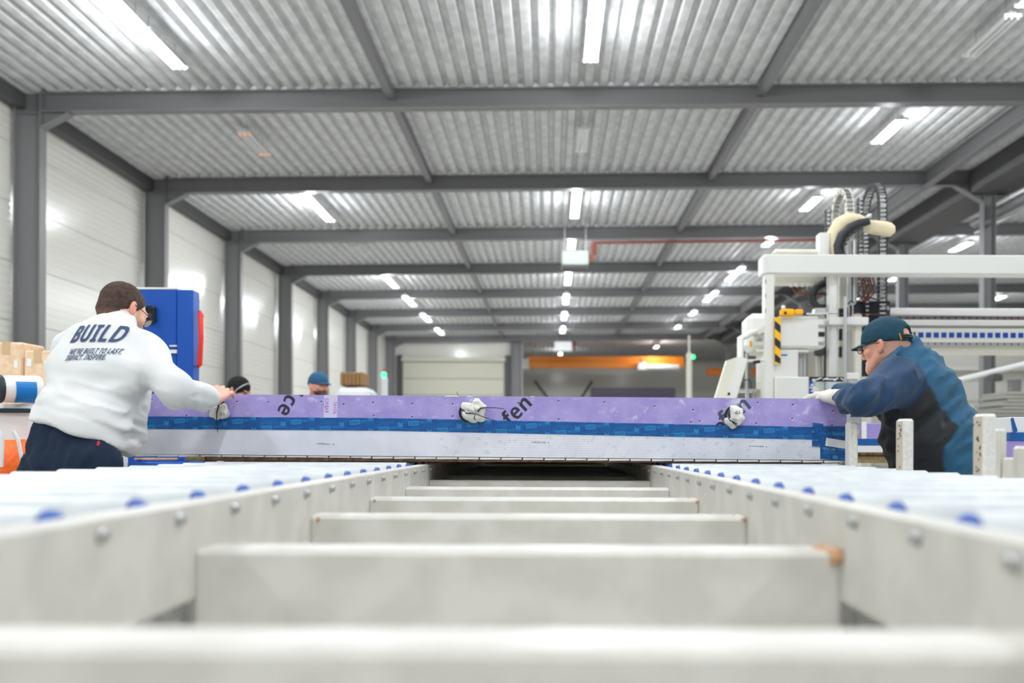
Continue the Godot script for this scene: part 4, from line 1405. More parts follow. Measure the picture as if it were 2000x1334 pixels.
# ---------------------------------------------------------------- nailing gantry on the right
func chain(o: Node3D, pts: Array, w: float, h: float, m: Material) -> void:  # an energy chain: links along a path, broad side across x
	var mb := MB.new()
	var tb := MB.new()
	var acc := 0.0
	for k in pts.size() - 1:
		var a: Vector3 = pts[k]; var b: Vector3 = pts[k + 1]
		var dir := (b - a).normalized()
		var l := a.distance_to(b)
		var t := 0.0
		while t < l:
			var z := dir
			var x := Vector3.RIGHT
			if absf(dir.dot(x)) > 0.9: x = Vector3.BACK
			x = (x - z * x.dot(z)).normalized()
			var B := Basis(x, z.cross(x), z)
			var c := a + dir * t
			for s in [-1.0, 1.0]: mb.rbox(c + x * s * w * 0.42, Vector3(w * 0.16, h, 0.03), 0.003, B)
			tb.box(c, Vector3(w * 0.7, h * 0.85, 0.014), B)
			t += 0.036
	obj("chain_side", mb, m, o)
	obj("chain_web", tb, M.zinc, o)

func arch(u: float, v0: float, v1l: float, v1r: float, d: float, r: float) -> Array:  # an upside-down U of points standing in the y-z plane
	var pts := []
	var top := P(u, v0, d)
	var yl := P(u, v1l, d).y
	var yr := P(u, v1r, d).y
	pts.append(Vector3(top.x, yl, -d + r))
	pts.append(Vector3(top.x, top.y - r, -d + r))
	for k in range(1, 8):
		var a := PI * k / 8
		pts.append(Vector3(top.x, top.y - r + sin(a) * r, -d + cos(a) * r))
	pts.append(Vector3(top.x, top.y - r, -d - r))
	pts.append(Vector3(top.x, yr, -d - r))
	return pts

func machine() -> void:
	var D := 7.5
	var o := thing("gantry_machine", "tall white gantry machine with cable chains and hazard stripe", "machine", Vector3(P(1620, 0, D).x, 0, -D - 0.4))
	var W: Material = M.machine_white
	var C: Material = M.machine_cream
	var mb := MB.new()
	pbox("top_beam", 1492, 499, 2140, 533, D, 0.18, W, o, 0.006)
	pbox("front_post", 1491.5, 533, 1512.5, 1092, D + 0.02, 0.1, W, o, 0.005)
	var fp := pbox("front_post_cap", 1490, 500, 1497, 534, D - 0.005, 0.18, W, o, 0.004)
	mb = MB.new()
	for v in [550, 578, 607]: mb.rbox(P(1495.5, v, D + 0.018), Vector3(0.006, 0.035, 0.006), 0.001)
	obj("slot", mb, M.frame_grey, o)
	pbox("rear_beam", 1513, 536, 1609, 553, D + 0.3, 0.15, C, o)
	pbox("rear_plate", 1511, 486, 1618, 499, D + 0.3, 0.1, C, o, 0.02)
	pbox("bearing_block", 1601, 454, 1621, 499, D + 0.25, 0.12, W, o)
	pbox("main_post", 1619, 533, 1639, 1092, D + 0.1, 0.12, W, o, 0.02)
	pbox("rear_post", 1640, 533, 1658, 600, D + 0.35, 0.1, C, o)
	pbox("second_post", 1667, 612, 1684, 1092, D + 0.1, 0.1, C, o, 0.01)
	pbox("cross_piece", 1619, 619, 1697, 634, D + 0.05, 0.12, W, o, 0.006)
	pbox("dark_guide", 1612.5, 533, 1619.5, 760, D + 0.2, 0.06, M.black_plastic, o, 0.003)
	pbox("dark_slot", 1640, 642, 1645, 664, D + 0.24, 0.04, M.black_plastic, o, 0.002)
	pbox("dark_slot", 1640, 677, 1645, 697, D + 0.24, 0.04, M.black_plastic, o, 0.002)
	pbox("inner_plate", 1639, 633, 1668, 760, D + 0.26, 0.04, C, o, 0.003)
	pbox("navy_back_plate", 1639, 588, 1739, 735, D + 0.45, 0.03, M.navy_panel, o, 0.003)
	pbox("aluminium_strip", 1649, 579, 1655, 752, D + 0.0, 0.03, M.aluminium, o, 0.003)
	mb = MB.new()
	for u in [1658.3, 1665.5]: mb.cyl(P(u, 595, D + 0.06), P(u, 735, D + 0.06), 0.006, 8)
	obj("guide_rod", mb, M.aluminium, o)
	var cy := pbox("air_cylinder", 1657, 465, 1675, 595, D + 0.22, 0.07, M.aluminium, o, 0.02)
	mb = MB.new()
	mb.cyl(P(1665, 470, D + 0.21), P(1665, 592, D + 0.21), 0.004, 6)
	mb.tube([P(1656, 594, D + 0.05), P(1662, 588, D + 0.04), P(1668, 591, D + 0.05)], 0.006, 6)
	obj("air_hose", mb, M.black_plastic, cy)
	pbox("foot_block", 1653.5, 728, 1678, 741, D, 0.1, W, o, 0.006)
	pbox("pad", 1656, 741, 1676, 765, D + 0.01, 0.08, M.aluminium, o, 0.004)
	# nailing head covers
	var cv := pbox("head_cover", 1519, 617, 1613, 680, D + 0.02, 0.3, W, o, 0.02)
	for v in [616, 634, 648, 667]: pbox("hinge", 1599, v, 1611, v + (9 if v == 648 else 6), D + 0.01, 0.02, M.black_plastic if v == 648 else M.zinc, cv, 0.002)
	pbox("side_head_cover", 1461, 611, 1520, 684, D + 0.06, 0.3, W, o, 0.045)
	mb = MB.new()
	mb.prism([Vector2(1479, 655), Vector2(1479, 646), Vector2(1513, 621), Vector2(1513, 641), Vector2(1500, 646)].map(func(p: Vector2) -> Vector2: var w := P(p.x, p.y, D + 0.03); return Vector2(w.x, w.y)), Vector3(0, 0, -D - 0.03), Vector3.RIGHT, Vector3.UP, Vector3(0, 0, -0.03))
	obj("gusset", mb, C, o)
	mb = MB.new()
	for p in [P(1480, 663, D + 0.05), P(1486, 662, D + 0.05)]: mb.lathe(p, Vector3.BACK, [[0.014, 0.0], [0.012, 0.012], [0.0, 0.016]], 10)
	obj("screw", mb, M.zinc, o)
	pbox("yellow_sticker", 1464, 666, 1468.5, 677.5, D + 0.055, 0.006, M.switch_yellow, o, 0.001)
	# hazard stripe: slanted yellow and dark bars on a flat strip
	var hz := pbox("hazard_strip", 1513, 620, 1525, 711, D - 0.01, 0.012, M.hazard_yellow, o, 0.002)
	for k in 3:
		var v := 626.0 + 32.0 * k
		var pl := [Vector2(1513.2, v), Vector2(1524.8, v + 10), Vector2(1524.8, minf(v + 25.5, 710.5)), Vector2(1513.2, v + 15.5)]
		mb = MB.new()
		mb.prism(pl.map(func(p: Vector2) -> Vector2: var w := P(p.x, p.y, D - 0.012); return Vector2(w.x, w.y)), Vector3(0, 0, -D + 0.0115), Vector3.RIGHT, Vector3.UP, Vector3(0, 0, -0.002))
		obj("dark_stripe", mb, M.navy_panel, hz)
	# lower boxes
	var wb := pbox("white_box", 1492, 683, 1560, 745, D + 0.04, 0.3, M.machine_white, o, 0.01)
	pbox("blue_tag", 1526, 692, 1538, 695, D + 0.036, 0.006, M.label_blue, wb, 0.001)
	pbox("under_plate", 1478, 682, 1580, 688, D + 0.05, 0.3, C, o, 0.004)
	pbox("lower_box", 1513, 736, 1581, 1092, D - 0.02, 0.35, W, o, 0.008)
	var lc := pbox("lower_cabinet", 1491, 740, 1513.5, 1092, D + 0.05, 0.3, C, o, 0.006)
	pbox("latch", 1507, 756, 1511.5, 770, D + 0.04, 0.02, M.black_plastic, lc, 0.002)
	for u in [1561, 1569]: pbox("aluminium_column", u, 686, u + 6, 736, D + 0.15, 0.05, M.aluminium, o, 0.003)
	pbox("cream_column", 1596, 693, 1606, 800, D + 0.25, 0.06, C, o, 0.01)
	pbox("dark_bracket", 1594, 678, 1612, 694, D + 0.2, 0.08, M.frame_dark, o, 0.01)
	pbox("table_rail", 1437, 760, 1492, 763.5, D + 0.2, 0.3, M.aluminium, o, 0.003)
	for u in [1459, 1470]: pbox("table_leg", u, 763, u + 4, 1092, D + 0.25, 0.05, C, o, 0.003)
	mb = MB.new()
	mb.tube([P(1448, 757, D + 0.1), P(1455, 742, D + 0.1), P(1463, 741, D + 0.1), P(1467, 748, D + 0.1), P(1468, 758, D + 0.1)], 0.004, 6)
	obj("loose_cable", mb, M.wire_black, o)
	# window with dark taped frame
	var wf := pbox("sight_window", 1582, 737, 1648, 775, D - 0.02, 0.006, M.acrylic, o, 0.002)
	pbox("window_frame", 1581, 736, 1648, 745, D - 0.028, 0.012, M.navy_panel, wf, 0.003)
	pbox("window_frame", 1581, 745, 1588, 790, D - 0.028, 0.012, M.cap_blue, wf, 0.003)
	mb = MB.new()
	var rg := RandomNumberGenerator.new(); rg.seed = 5
	for k in 16:
		var p := P(1584 + rg.randf() * 12, 739 + rg.randf() * 30, D - 0.032) if k < 9 else P(1590 + rg.randf() * 56, 739 + rg.randf() * 4, D - 0.032)
		mb.rbox(p, Vector3(rg.randf_range(0.02, 0.05), 0.009, 0.004), 0.002, Basis(Vector3.BACK, rg.randf_range(-0.7, 0.7)))
	obj("white_tape_scrap", mb, M.label_white, wf)
	# console
	var cs := MB.new()
	cs.prism([Vector2(1397, 779), Vector2(1420, 704), Vector2(1440, 697), Vector2(1461, 701), Vector2(1439, 779)].map(func(p: Vector2) -> Vector2: var w := P(p.x, p.y, D - 0.35); return Vector2(w.x, w.y)), Vector3(0, 0, -D + 0.35), Vector3.RIGHT, Vector3.UP, Vector3(0, 0, -0.08))
	var con := obj("control_console", cs, C, o)
	cs = MB.new()
	cs.prism([Vector2(1417, 779), Vector2(1441, 698.5), Vector2(1460, 702), Vector2(1437, 779)].map(func(p: Vector2) -> Vector2: var w := P(p.x, p.y, D - 0.36); return Vector2(w.x, w.y)), Vector3(0, 0, -D + 0.362), Vector3.RIGHT, Vector3.UP, Vector3(0, 0, -0.012))
	obj("console_face", cs, W, con)
	cs = MB.new()
	cs.lathe(P(1423.5, 769, D - 0.37), Vector3.BACK, [[0.011, 0.0], [0.011, 0.006], [0.0, 0.007]], 12)
	obj("console_knob", cs, M.black_plastic, con)
	mb = MB.new()
	mb.tube([P(1446, 712, D - 0.3), P(1446, 662, D - 0.3), P(1466, 651, D - 0.1), P(1476, 648, D + 0.1)], 0.028, 4)
	obj("console_arm", mb, W, o)
	pbox("console_post", 1455, 690, 1461, 1092, D + 0.1, 0.03, M.aluminium, o, 0.006)
	mb = MB.new()
	mb.cyl(P(1461, 705, D), P(1492, 704, D), 0.012, 10)
	obj("pivot_arm", mb, C, o)
	mb = MB.new()
	mb.cyl(P(1471, 708, D - 0.01), P(1484, 706, D - 0.01), 0.014, 10)
	obj("clamp_knob", mb, M.black_plastic, o)
	# rope pull switch
	var sw := pbox("pull_switch", 1525, 603, 1553, 617, D - 0.05, 0.06, M.switch_yellow, o, 0.012)
	mb = MB.new()
	mb.rbox(P(1560, 610, D - 0.02), Vector3(0.07, 0.045, 0.04), 0.01)
	obj("switch_nose", mb, M.switch_yellow, sw)
	mb = MB.new()
	mb.lathe(P(1533.5, 611.5, D - 0.05), Vector3.BACK, [[0.011, 0.0], [0.011, 0.012], [0.0, 0.013]], 12)
	mb.cyl(P(1567, 612, D - 0.02), P(1574, 613, D - 0.02), 0.009, 8)
	obj("switch_button", mb, M.black_plastic, sw)
	mb = MB.new()
	mb.lathe(P(1530, 603, D - 0.02), Vector3.UP, [[0.016, 0.0], [0.019, 0.01], [0.014, 0.025], [0.0, 0.03]], 12)
	obj("switch_knob", mb, W, sw)
	mb = MB.new()
	mb.tube([P(1574, 613, D - 0.02), P(1590, 613.5, D - 0.01), P(1618, 612, D + 0.0)], 0.007, 8)
	obj("rope_end", mb, C, o)
	mb = MB.new()
	mb.tube([P(1618, 612.5, D - 0.01), P(1745, 614.5, D + 0.2), P(2140, 622, D + 0.66)], 0.0026, 6)
	obj("pull_rope", mb, M.copper_pipe, o)
	# hoses and chains on top
	mb = MB.new()
	mb.tube([P(1632, 505, D + 0.3), P(1630, 480, D + 0.3), P(1632, 458, D + 0.3), P(1642, 441, D + 0.3), P(1658, 433, D + 0.3), P(1676, 432, D + 0.3), P(1694, 437, D + 0.3)], [0.055, 0.065, 0.075, 0.08, 0.078, 0.06, 0.04], 16)
	mb.tube([P(1688, 441, D + 0.28), P(1706, 444, D + 0.26), P(1724, 446, D + 0.24), P(1736, 449, D + 0.23), P(1744, 452, D + 0.22), P(1748, 453, D + 0.22)], [0.05, 0.06, 0.063, 0.062, 0.045, 0.01], 16)
	obj("fabric_hose", mb, grain(mat("hose_cloth", Color.WHITE, 0.85), ramp_tex(0.05, rgb(214, 202, 168), rgb(226, 216, 186), 71), 6.0), o)
	mb = MB.new()
	mb.tube([P(1692, 425, D + 0.2), P(1699, 421, D + 0.2), P(1702, 418, D + 0.2)], [0.012, 0.02, 0.004], 8)
	obj("tape_end", mb, W, o)
	mb = MB.new()
	mb.tube([P(1641, 505, D + 0.18), P(1638, 480, D + 0.18), P(1645, 460, D + 0.18), P(1660, 446, D + 0.18), P(1678, 437, D + 0.18), P(1698, 432, D + 0.18)], [0.045, 0.045, 0.045, 0.042, 0.038, 0.03], 10, true, 0.7)
	obj("chain_hose", mb, M.black_chain, o)
	mb = MB.new()
	for q in [[1650, 478], [1654, 468], [1661, 459], [1670, 453], [1680, 447]]: mb.rbox(P(q[0], q[1], D + 0.12), Vector3(0.035, 0.018, 0.03), 0.003, Basis(Vector3.BACK, 0.6))
	obj("chain_tooth", mb, M.black_chain, o)
	chain(o, arch(1645, 375, 500, 500, D + 0.5, 0.2), 0.07, 0.045, M.machine_cream)
	chain(o, arch(1706, 364, 700, 500, D + 0.5, 0.22), 0.075, 0.045, M.black_chain)
	chain(o, [P(1680, 390, D + 0.4), P(1680, 585, D + 0.4)], 0.046, 0.05, M.black_chain)
	chain(o, [P(1617, 413, D + 0.4), P(1617, 456, D + 0.4)], 0.046, 0.05, M.black_chain)
	chain(o, [P(1693, 500, D + 0.4), P(1693, 625, D + 0.4)], 0.04, 0.04, M.black_chain)
	mb = MB.new()
	mb.tube([P(1622, 553, D + 0.25), P(1607, 554, D + 0.25), P(1593, 562, D + 0.25), P(1586, 577, D + 0.25), P(1589, 592, D + 0.25), P(1598, 601, D + 0.25), P(1612, 602, D + 0.25)], 0.032, 12)
	obj("ring_hose", mb, M.black_chain, o)
	mb = MB.new()
	for k in 4:
		var u := 1546.0 + 11 * k
		mb.tube([P(u, 556, D + 0.3), P(u, 561, D + 0.3), P(u + 6, 570, D + 0.3), P(u + 22, 576, D + 0.3), P(1612, 572 + k, D + 0.3)], 0.006, 6)
	obj("red_cable", mb, M.copper_pipe, o)
	mb = MB.new()
	for k in 4: mb.rbox(P(1546.0 + 11 * k, 556.5, D + 0.3), Vector3(0.03, 0.035, 0.03), 0.005)
	obj("plug", mb, W, o)
	mb = MB.new()
	for k in 5:
		var u := 1681.0 + 6 * k
		mb.tube([P(u - 3, 533, D + 0.35), P(u + 3, 555, D + 0.35), P(u + (8 if k % 2 else -6), 572, D + 0.35), P(1690, 592, D + 0.4)], 0.007, 6)
	obj("red_cable", mb, M.copper_pipe, o)
	mb = MB.new()
	mb.tube([P(1697, 580, D + 0.4), P(1712, 585, D + 0.4), P(1724, 582, D + 0.4), P(1726, 595, D + 0.44)], 0.006, 6)
	mb.rbox(P(1728, 606, D + 0.42), Vector3(0.06, 0.1, 0.05), 0.01)
	obj("cable_plug", mb, M.black_plastic, o)
	pbox("motor_cap", 1722, 598, 1737, 606, D + 0.39, 0.04, M.aluminium, o, 0.006)
	pbox("small_pad", 1592, 601, 1614, 612, D + 0.1, 0.1, M.aluminium, o, 0.006)
	# cross rail with blue squares
	var G := D + 0.65
	var rail := pbox("cross_rail", 1684, 603, 2160, 616, G, 0.25, M.lamp_white, o, 0.004)
	pbox("chain_tray", 1684, 618, 2160, 625, G + 0.02, 0.15, M.frame_grey, o, 0.003)
	mb = MB.new()
	for k in 34: mb.box(P(1690 + 13.6 * k, 620.5 + 0.06 * k, G + 0.018), Vector3(0.012, 0.016, 0.006))
	obj("tray_rib", mb, M.black_chain, o)
	pbox("upper_strip", 1684, 626, 2160, 635, G - 0.01, 0.2, W, o, 0.004)
	pbox("guide_groove", 1684, 635.5, 2160, 642, G + 0.03, 0.1, M.aluminium, o, 0.002)
	var sp := pbox("marked_strip", 1684, 643, 2160, 668, G - 0.01, 0.2, W, o, 0.004)
	for k in 16:
		var u := 1793.5 + 15.03 * k
		mb = MB.new()
		mb.box(P(u + 5, 654.4 + 0.05 * k, G - 0.0115), Vector3(0.0465, 0.0465, 0.002))
		obj("blue_square", mb, M.square_blue, sp)
	mb = MB.new()
	var tr := glyphs("1", 700, false)
	for k in range(0, tr.size(), 3):
		var q := []
		for e in 3: q.append(P(1786, 654, G - 0.0125) + Vector3(tr[k + e].x * 0.1, tr[k + e].y * 0.07, 0))
		mb.tri(q[0], q[1], q[2])
	obj("number_one", mb, M.ink_black, sp)
	pbox("rack_strip", 1684, 669, 2160, 674, G, 0.15, M.aluminium, o, 0.002)
	mb = MB.new()
	for k in 34: mb.box(P(1690 + 13.6 * k, 671 + 0.06 * k, G - 0.002), Vector3(0.01, 0.014, 0.006))
	obj("rack_tooth", mb, M.black_chain, o)
	pbox("lower_rail", 1684, 675, 2160, 688, G + 0.05, 0.25, C, o, 0.006)
	pbox("far_post", 2120, 688, 2150, 1085, G + 0.05, 0.15, C, o, 0.006)
	pbox("far_post", 2120, 533, 2140, 603, D + 0.05, 0.12, C, o, 0.006)

func right_things() -> void:
	# further stop posts of the neighbouring line, on a low cream rail
	var o := thing("side_rail", "cream side rail with upright stops behind the gloved worker's hip", "rail", Vector3(1.5, 0, -2.9))
	var mb := MB.new()
	mb.rbox(Vector3(1.52, EYE - 0.14, -3.0), Vector3(0.4, 0.06, 1.0), 0.006)
	obj("rail", mb, M.cream_paint, o)
	for q in [[1949, 1968, 837, 2.85], [1968.5, 1989, 893, 2.8], [1990, 2012, 871, 2.65]]:
		var a := P(q[0], q[2], q[3]); var b := P(q[1], 930, q[3])
		mb = MB.new()
		mb.rbox(Vector3((a.x + b.x) / 2, (a.y + EYE - 0.12) / 2, -q[3] - 0.02), Vector3(b.x - a.x, a.y - EYE + 0.12, 0.04), 0.008)
		obj("stop_post", mb, M.cream_paint, o)
	for x in [1.4, 1.64]:
		mb = MB.new()
		mb.rbox(Vector3(x, (EYE - 0.17) / 2, -3.2), Vector3(0.06, EYE - 0.17, 0.06), 0.005)
		obj("leg", mb, M.cream_paint, o)
	# second wall element behind the gloved worker
	for q in [[1650, 1962, 828, 858, 870, 884, 5.9, "purple wall element with blue tape behind the gloved worker"], [1974, 2090, 815, 845, 861, 893, 4.75, "purple element wrapped in white sheet behind the side rail"]]:
		var d: float = q[6]
		o = thing("wall_panel_element", q[7], "wall panel", P((q[0] + q[1]) / 2.0, q[5], d))
		var names := ["purple_board", "blue_tape", "membrane"] if d > 5 else ["white_sheet", "blue_tape", "purple_board"]
		var ms := [M.purple_board_far, M.blue_tape_far, M.white_film] if d > 5 else [M.white_film, M.blue_tape_far, M.purple_board_far]
		for k in 3: pbox(names[k], q[0], q[2 + k], q[1], q[3 + k], d - (0.004 if k == 1 else 0.0), 0.6, ms[k], o, 0.003)
		pbox("base_board", q[0] + 4, q[5], q[1], q[5] + 5, d, 0.6, M.timber_brown, o, 0.002)
		if d > 5:
			pbox("pale_end_strip", 1683, 824, 1693, 857, d - 0.01, 0.01, M.lamp_white, o, 0.002)
			pbox("yellow_sticker", 1673, 839, 1677.5, 850, d - 0.01, 0.004, M.switch_yellow, o, 0.001)
		else:
			mb = MB.new()
			mb.prism([Vector2(1974, 818), Vector2(1979, 815), Vector2(1988, 842), Vector2(1980, 846)].map(func(p: Vector2) -> Vector2: var w := P(p.x, p.y, d - 0.012); return Vector2(w.x, w.y)), Vector3(0, 0, -d + 0.012), Vector3.RIGHT, Vector3.UP, Vector3(0, 0, -0.003))
			obj("tape_flap", mb, M.blue_tape_far, o)
		# bench below
		var bn := thing("panel_bench", "timber-topped bench under the element behind the gloved worker" if d > 5 else "timber-topped bench under the white sheeted element", "bench", Vector3(P((q[0] + q[1]) / 2.0, 0, d).x, 0, -d))
		pbox("bench_top", q[0], q[5] + 7.0, q[1], q[5] + 20, d + 0.02, 0.6, M.timber_olive, bn, 0.004)
		for u in [q[0] + 12, q[1] - 12]:
			var a := P(u, 0, d)
			mb = MB.new()
			var h := P(0, q[5] + 19, d).y
			mb.rbox(Vector3(a.x, h / 2, -d - 0.3), Vector3(0.07, h, 0.4), 0.005)
			obj("leg", mb, M.cream_paint, bn)
	# next element waiting on the conveyor behind the first
	o = thing("wall_panel_element", "cream-edged wall element lying on the conveyor behind the long purple one", "wall panel", Vector3(-0.2, ROLL_TOP, -8.4))
	mb = MB.new()
	mb.rbox(Vector3(-0.2, ROLL_TOP + 0.12, -8.43), Vector3(2.5, 0.2, 1.7), 0.004)
	obj("core", mb, M.machine_cream, o)
	mb = MB.new()
	mb.rbox(Vector3(-0.2, ROLL_TOP + 0.01, -8.43), Vector3(2.5, 0.019, 1.7), 0.002)
	obj("base_board", mb, M.timber_brown, o)
	# white clamp plate on the line behind the panel end
	o = thing("clamp_plate", "white clamp plate with a hook mark at the panel's end", "clamp", P(1670, 905, 4.45))
	pbox("plate", 1657, 809, 1683, 829, 4.45, 0.03, M.lamp_white, o, 0.004)
	pbox("plate_stem", 1661, 828, 1676, 908, 4.46, 0.03, M.machine_cream, o, 0.004)
	mb = MB.new()
	mb.tube([P(1666, 808, 4.44), P(1666, 812, 4.44), P(1664, 814, 4.44), P(1661, 812.5, 4.44)], 0.0025, 6)
	obj("hook_mark", mb, M.ink_black, o)
	# far right: stacked grey boards and a sloping conveyor
	var base := P(2010, 812, 13.0)
	o = thing("board_rack", "low steel rack carrying the grey boards", "rack", Vector3(base.x, 0, -13.3))
	mb = MB.new()
	mb.rbox(Vector3(base.x + 0.1, base.y - 0.08, -13.4), Vector3(1.4, 0.12, 1.0), 0.01)
	obj("rack_shelf", mb, M.frame_grey, o)
	for x in [-0.5, 0.7]:
		mb = MB.new()
		mb.rbox(Vector3(base.x + x, base.y / 2 - 0.07, -13.4), Vector3(0.1, base.y - 0.14, 0.9), 0.01)
		obj("leg", mb, M.frame_grey, o)
	for k in 7:
		mb = MB.new()
		var x0 := P([1948, 1950, 1962, 1958, 1972, 1968, 1974][k], 0, 13.0).x
		mb.rbox(Vector3(x0 + 0.55, base.y - 0.02 + 0.052 * (k + 0.5), -13.4), Vector3(1.1, 0.045, 0.8), 0.004)
		tag(obj("grey_board", mb, M.wall_grey), "grey insulation board, %s from the bottom of the stack on the steel rack" % ORD[k], "board", "grey boards stacked on the rack")
	mb = MB.new()
	var s0 := P(1835, 752, 16.0); var s1 := P(2080, 692, 14.0)
	o = thing("sloping_conveyor", "pale sloping conveyor boom in front of the white cladding", "conveyor", P(1950, 760, 15.0))
	mb.tube([s0, s1], 0.05, 4)
	obj("boom", mb, M.lamp_white, o)
	pbox("boom_bracket", 1938, 731, 1960, 744, 15.0, 0.2, M.frame_dark, o, 0.02)
	mb = MB.new()
	mb.rbox(Vector3(P(1990, 0, 14.8).x, P(0, 730, 14.8).y / 2, -14.9), Vector3(0.16, P(0, 735, 14.8).y, 0.16), 0.01)
	obj("boom_post", mb, M.frame_grey, o)
	# cable tray under the next bay's roof
	o = thing("cable_tray", "pale cable tray hanging under the next bay's roof", "cable tray", P(1960, 420, 18.0))
	mb = MB.new()
	mb.tube([P(1905, 438, 22.0), P(2080, 345, 18.0)], 0.14, 4)
	obj("tray", mb, M.frame_grey, o)
	mb = MB.new()
	mb.tube([P(1905, 455, 22.0), P(2080, 372, 18.0)], 0.04, 6)
	obj("conduit", mb, M.aluminium, o)

# ---------------------------------------------------------------- people
func lin(r: int, g: int, b: int) -> Color:
	return Color8(r, g, b).srgb_to_linear()

class Head:
	var c: Vector3
	var R: Vector3
	var U: Vector3
	var W: Vector3   # forward
	func _init(at: Vector3, fwd: Vector3, up: Vector3) -> void:
		c = at; W = fwd.normalized()
		U = (up - W * up.dot(W)).normalized()
		R = W.cross(U)
	func p(x: float, y: float, z: float) -> Vector3:
		return c + R * x + U * y + W * z
	func l(q: Vector3) -> Vector3:
		var d := q - c
		return Vector3(d.dot(R), d.dot(U), d.dot(W))
	func B() -> Basis:
		return Basis(R, U, W)

func head_skin(mb: MB, h: Head, neck: Vector3, paint: Callable, cell := 0.0045) -> void:
	var f := Field.new(h.c.min(neck) - Vector3(0.14, 0.15, 0.14), h.c + Vector3(0.14, 0.15, 0.14), cell)
	var B := h.B()
	f.ell(h.p(0, 0.035, -0.01), B, Vector3(0.075, 0.089, 0.096), 0.02)
	f.cap(h.p(0, 0.0, 0.04), h.p(0, -0.07, 0.055), 0.055, 0.036, 0.03)
	for s in [-1.0, 1.0]:
		f.cap(h.p(s * 0.05, -0.035, 0.0), h.p(s * 0.012, -0.09, 0.072), 0.022, 0.018, 0.03)
		f.ell(h.p(s * 0.044, -0.018, 0.062), B, Vector3(0.022, 0.018, 0.02), 0.02)
	f.cap(h.p(-0.036, 0.028, 0.083), h.p(0.036, 0.028, 0.083), 0.011, 0.011, 0.02)
	for s in [-1.0, 1.0]:
		f.ell(h.p(s * 0.032, 0.010, 0.1), B, Vector3(0.017, 0.011, 0.016), 0.012, true)
		f.ell(h.p(s * 0.032, 0.008, 0.083), B, Vector3(0.013, 0.011, 0.012), 0.004)
	f.cap(h.p(0, 0.018, 0.092), h.p(0, -0.03, 0.113), 0.008, 0.011, 0.012)
	for s in [-1.0, 1.0]: f.ell(h.p(s * 0.011, -0.034, 0.1), B, Vector3(0.009, 0.008, 0.011), 0.006)
	f.cap(h.p(-0.02, -0.06, 0.086), h.p(0.02, -0.06, 0.086), 0.007, 0.007, 0.006)
	f.cap(h.p(-0.016, -0.071, 0.084), h.p(0.016, -0.071, 0.084), 0.0075, 0.0075, 0.006)
	f.ell(h.p(0, -0.094, 0.074), B, Vector3(0.022, 0.018, 0.018), 0.02)
	f.cap(h.p(0, -0.04, -0.03), neck, 0.055, 0.062, 0.035)
	for s in [-1.0, 1.0]:
		var E := Basis(h.R.rotated(h.U, s * 0.35), h.U, h.W.rotated(h.U, s * 0.35))
		f.ell(h.p(s * 0.079, 0.0, -0.012), E, Vector3(0.010, 0.032, 0.02), 0.008)
		f.ell(h.p(s * 0.091, 0.004, -0.006), E, Vector3(0.008, 0.02, 0.010), 0.006, true)
	f.net(mb, paint)

func hand_skin(mb: MB, wrist: Vector3, fwd: Vector3, side: Vector3, down: Vector3, curls: Array, thumb: Vector3, fat := 1.0, paint = null, arm := Vector3.ZERO, cell := 0.0036) -> void:
	fwd = fwd.normalized()
	side = (side - fwd * side.dot(fwd)).normalized()
	down = (down - fwd * down.dot(fwd) - side * down.dot(side)).normalized()
	var m := Vector3(0.2, 0.2, 0.2)
	var f := Field.new(wrist - m + fwd * 0.06, wrist + m + fwd * 0.06, cell)
	var lens := [[0.042, 0.026, 0.022], [0.046, 0.03, 0.023], [0.042, 0.028, 0.022], [0.034, 0.022, 0.02]]
	for i in 4:
		var k := wrist + fwd * (0.09 - 0.005 * absf(i - 1.0)) + side * (0.032 - 0.0215 * i) - down * (0.004 if i in [1, 2] else 0.0)
		f.cap(wrist + side * (0.016 - 0.011 * i), k, 0.017 * fat, 0.0115 * fat, 0.014)
		f.ell(k - down * 0.003, Basis.IDENTITY, Vector3(0.0115, 0.0115, 0.0115) * fat, 0.006)
		var a := k
		var dir := fwd + side * (0.1 - 0.07 * i)
		var cur: Array = curls[i]
		var ang := 0.0
		for s in 3:
			ang += deg_to_rad(cur[s])
			var dd := (dir.normalized() * cos(ang) + down * sin(ang)).normalized()
			var b: Vector3 = a + dd * lens[i][s]
			f.cap(a, b, (0.0098 - 0.0009 * s) * fat, (0.0092 - 0.0011 * s) * fat, 0.004)
			a = b
	f.ell(wrist + fwd * 0.05 + down * 0.006, Basis(side, down, fwd), Vector3(0.036, 0.014, 0.044) * fat, 0.014)
	var tb := wrist + fwd * 0.028 + side * 0.026
	thumb = thumb.normalized()
	f.cap(wrist + fwd * 0.01 + side * 0.01, tb + thumb * 0.02, 0.016 * fat, 0.0135 * fat, 0.012)
	f.cap(tb + thumb * 0.02, tb + thumb * 0.05, 0.0125 * fat, 0.011 * fat, 0.005)
	f.cap(tb + thumb * 0.05, tb + (thumb * 0.9 + down * 0.35).normalized() * 0.078, 0.011 * fat, 0.009 * fat, 0.004)
	if arm != Vector3.ZERO: f.cap(wrist, wrist + (arm - wrist).normalized() * 0.07, 0.026 * fat, 0.031 * fat, 0.02)
	f.net(mb, paint)

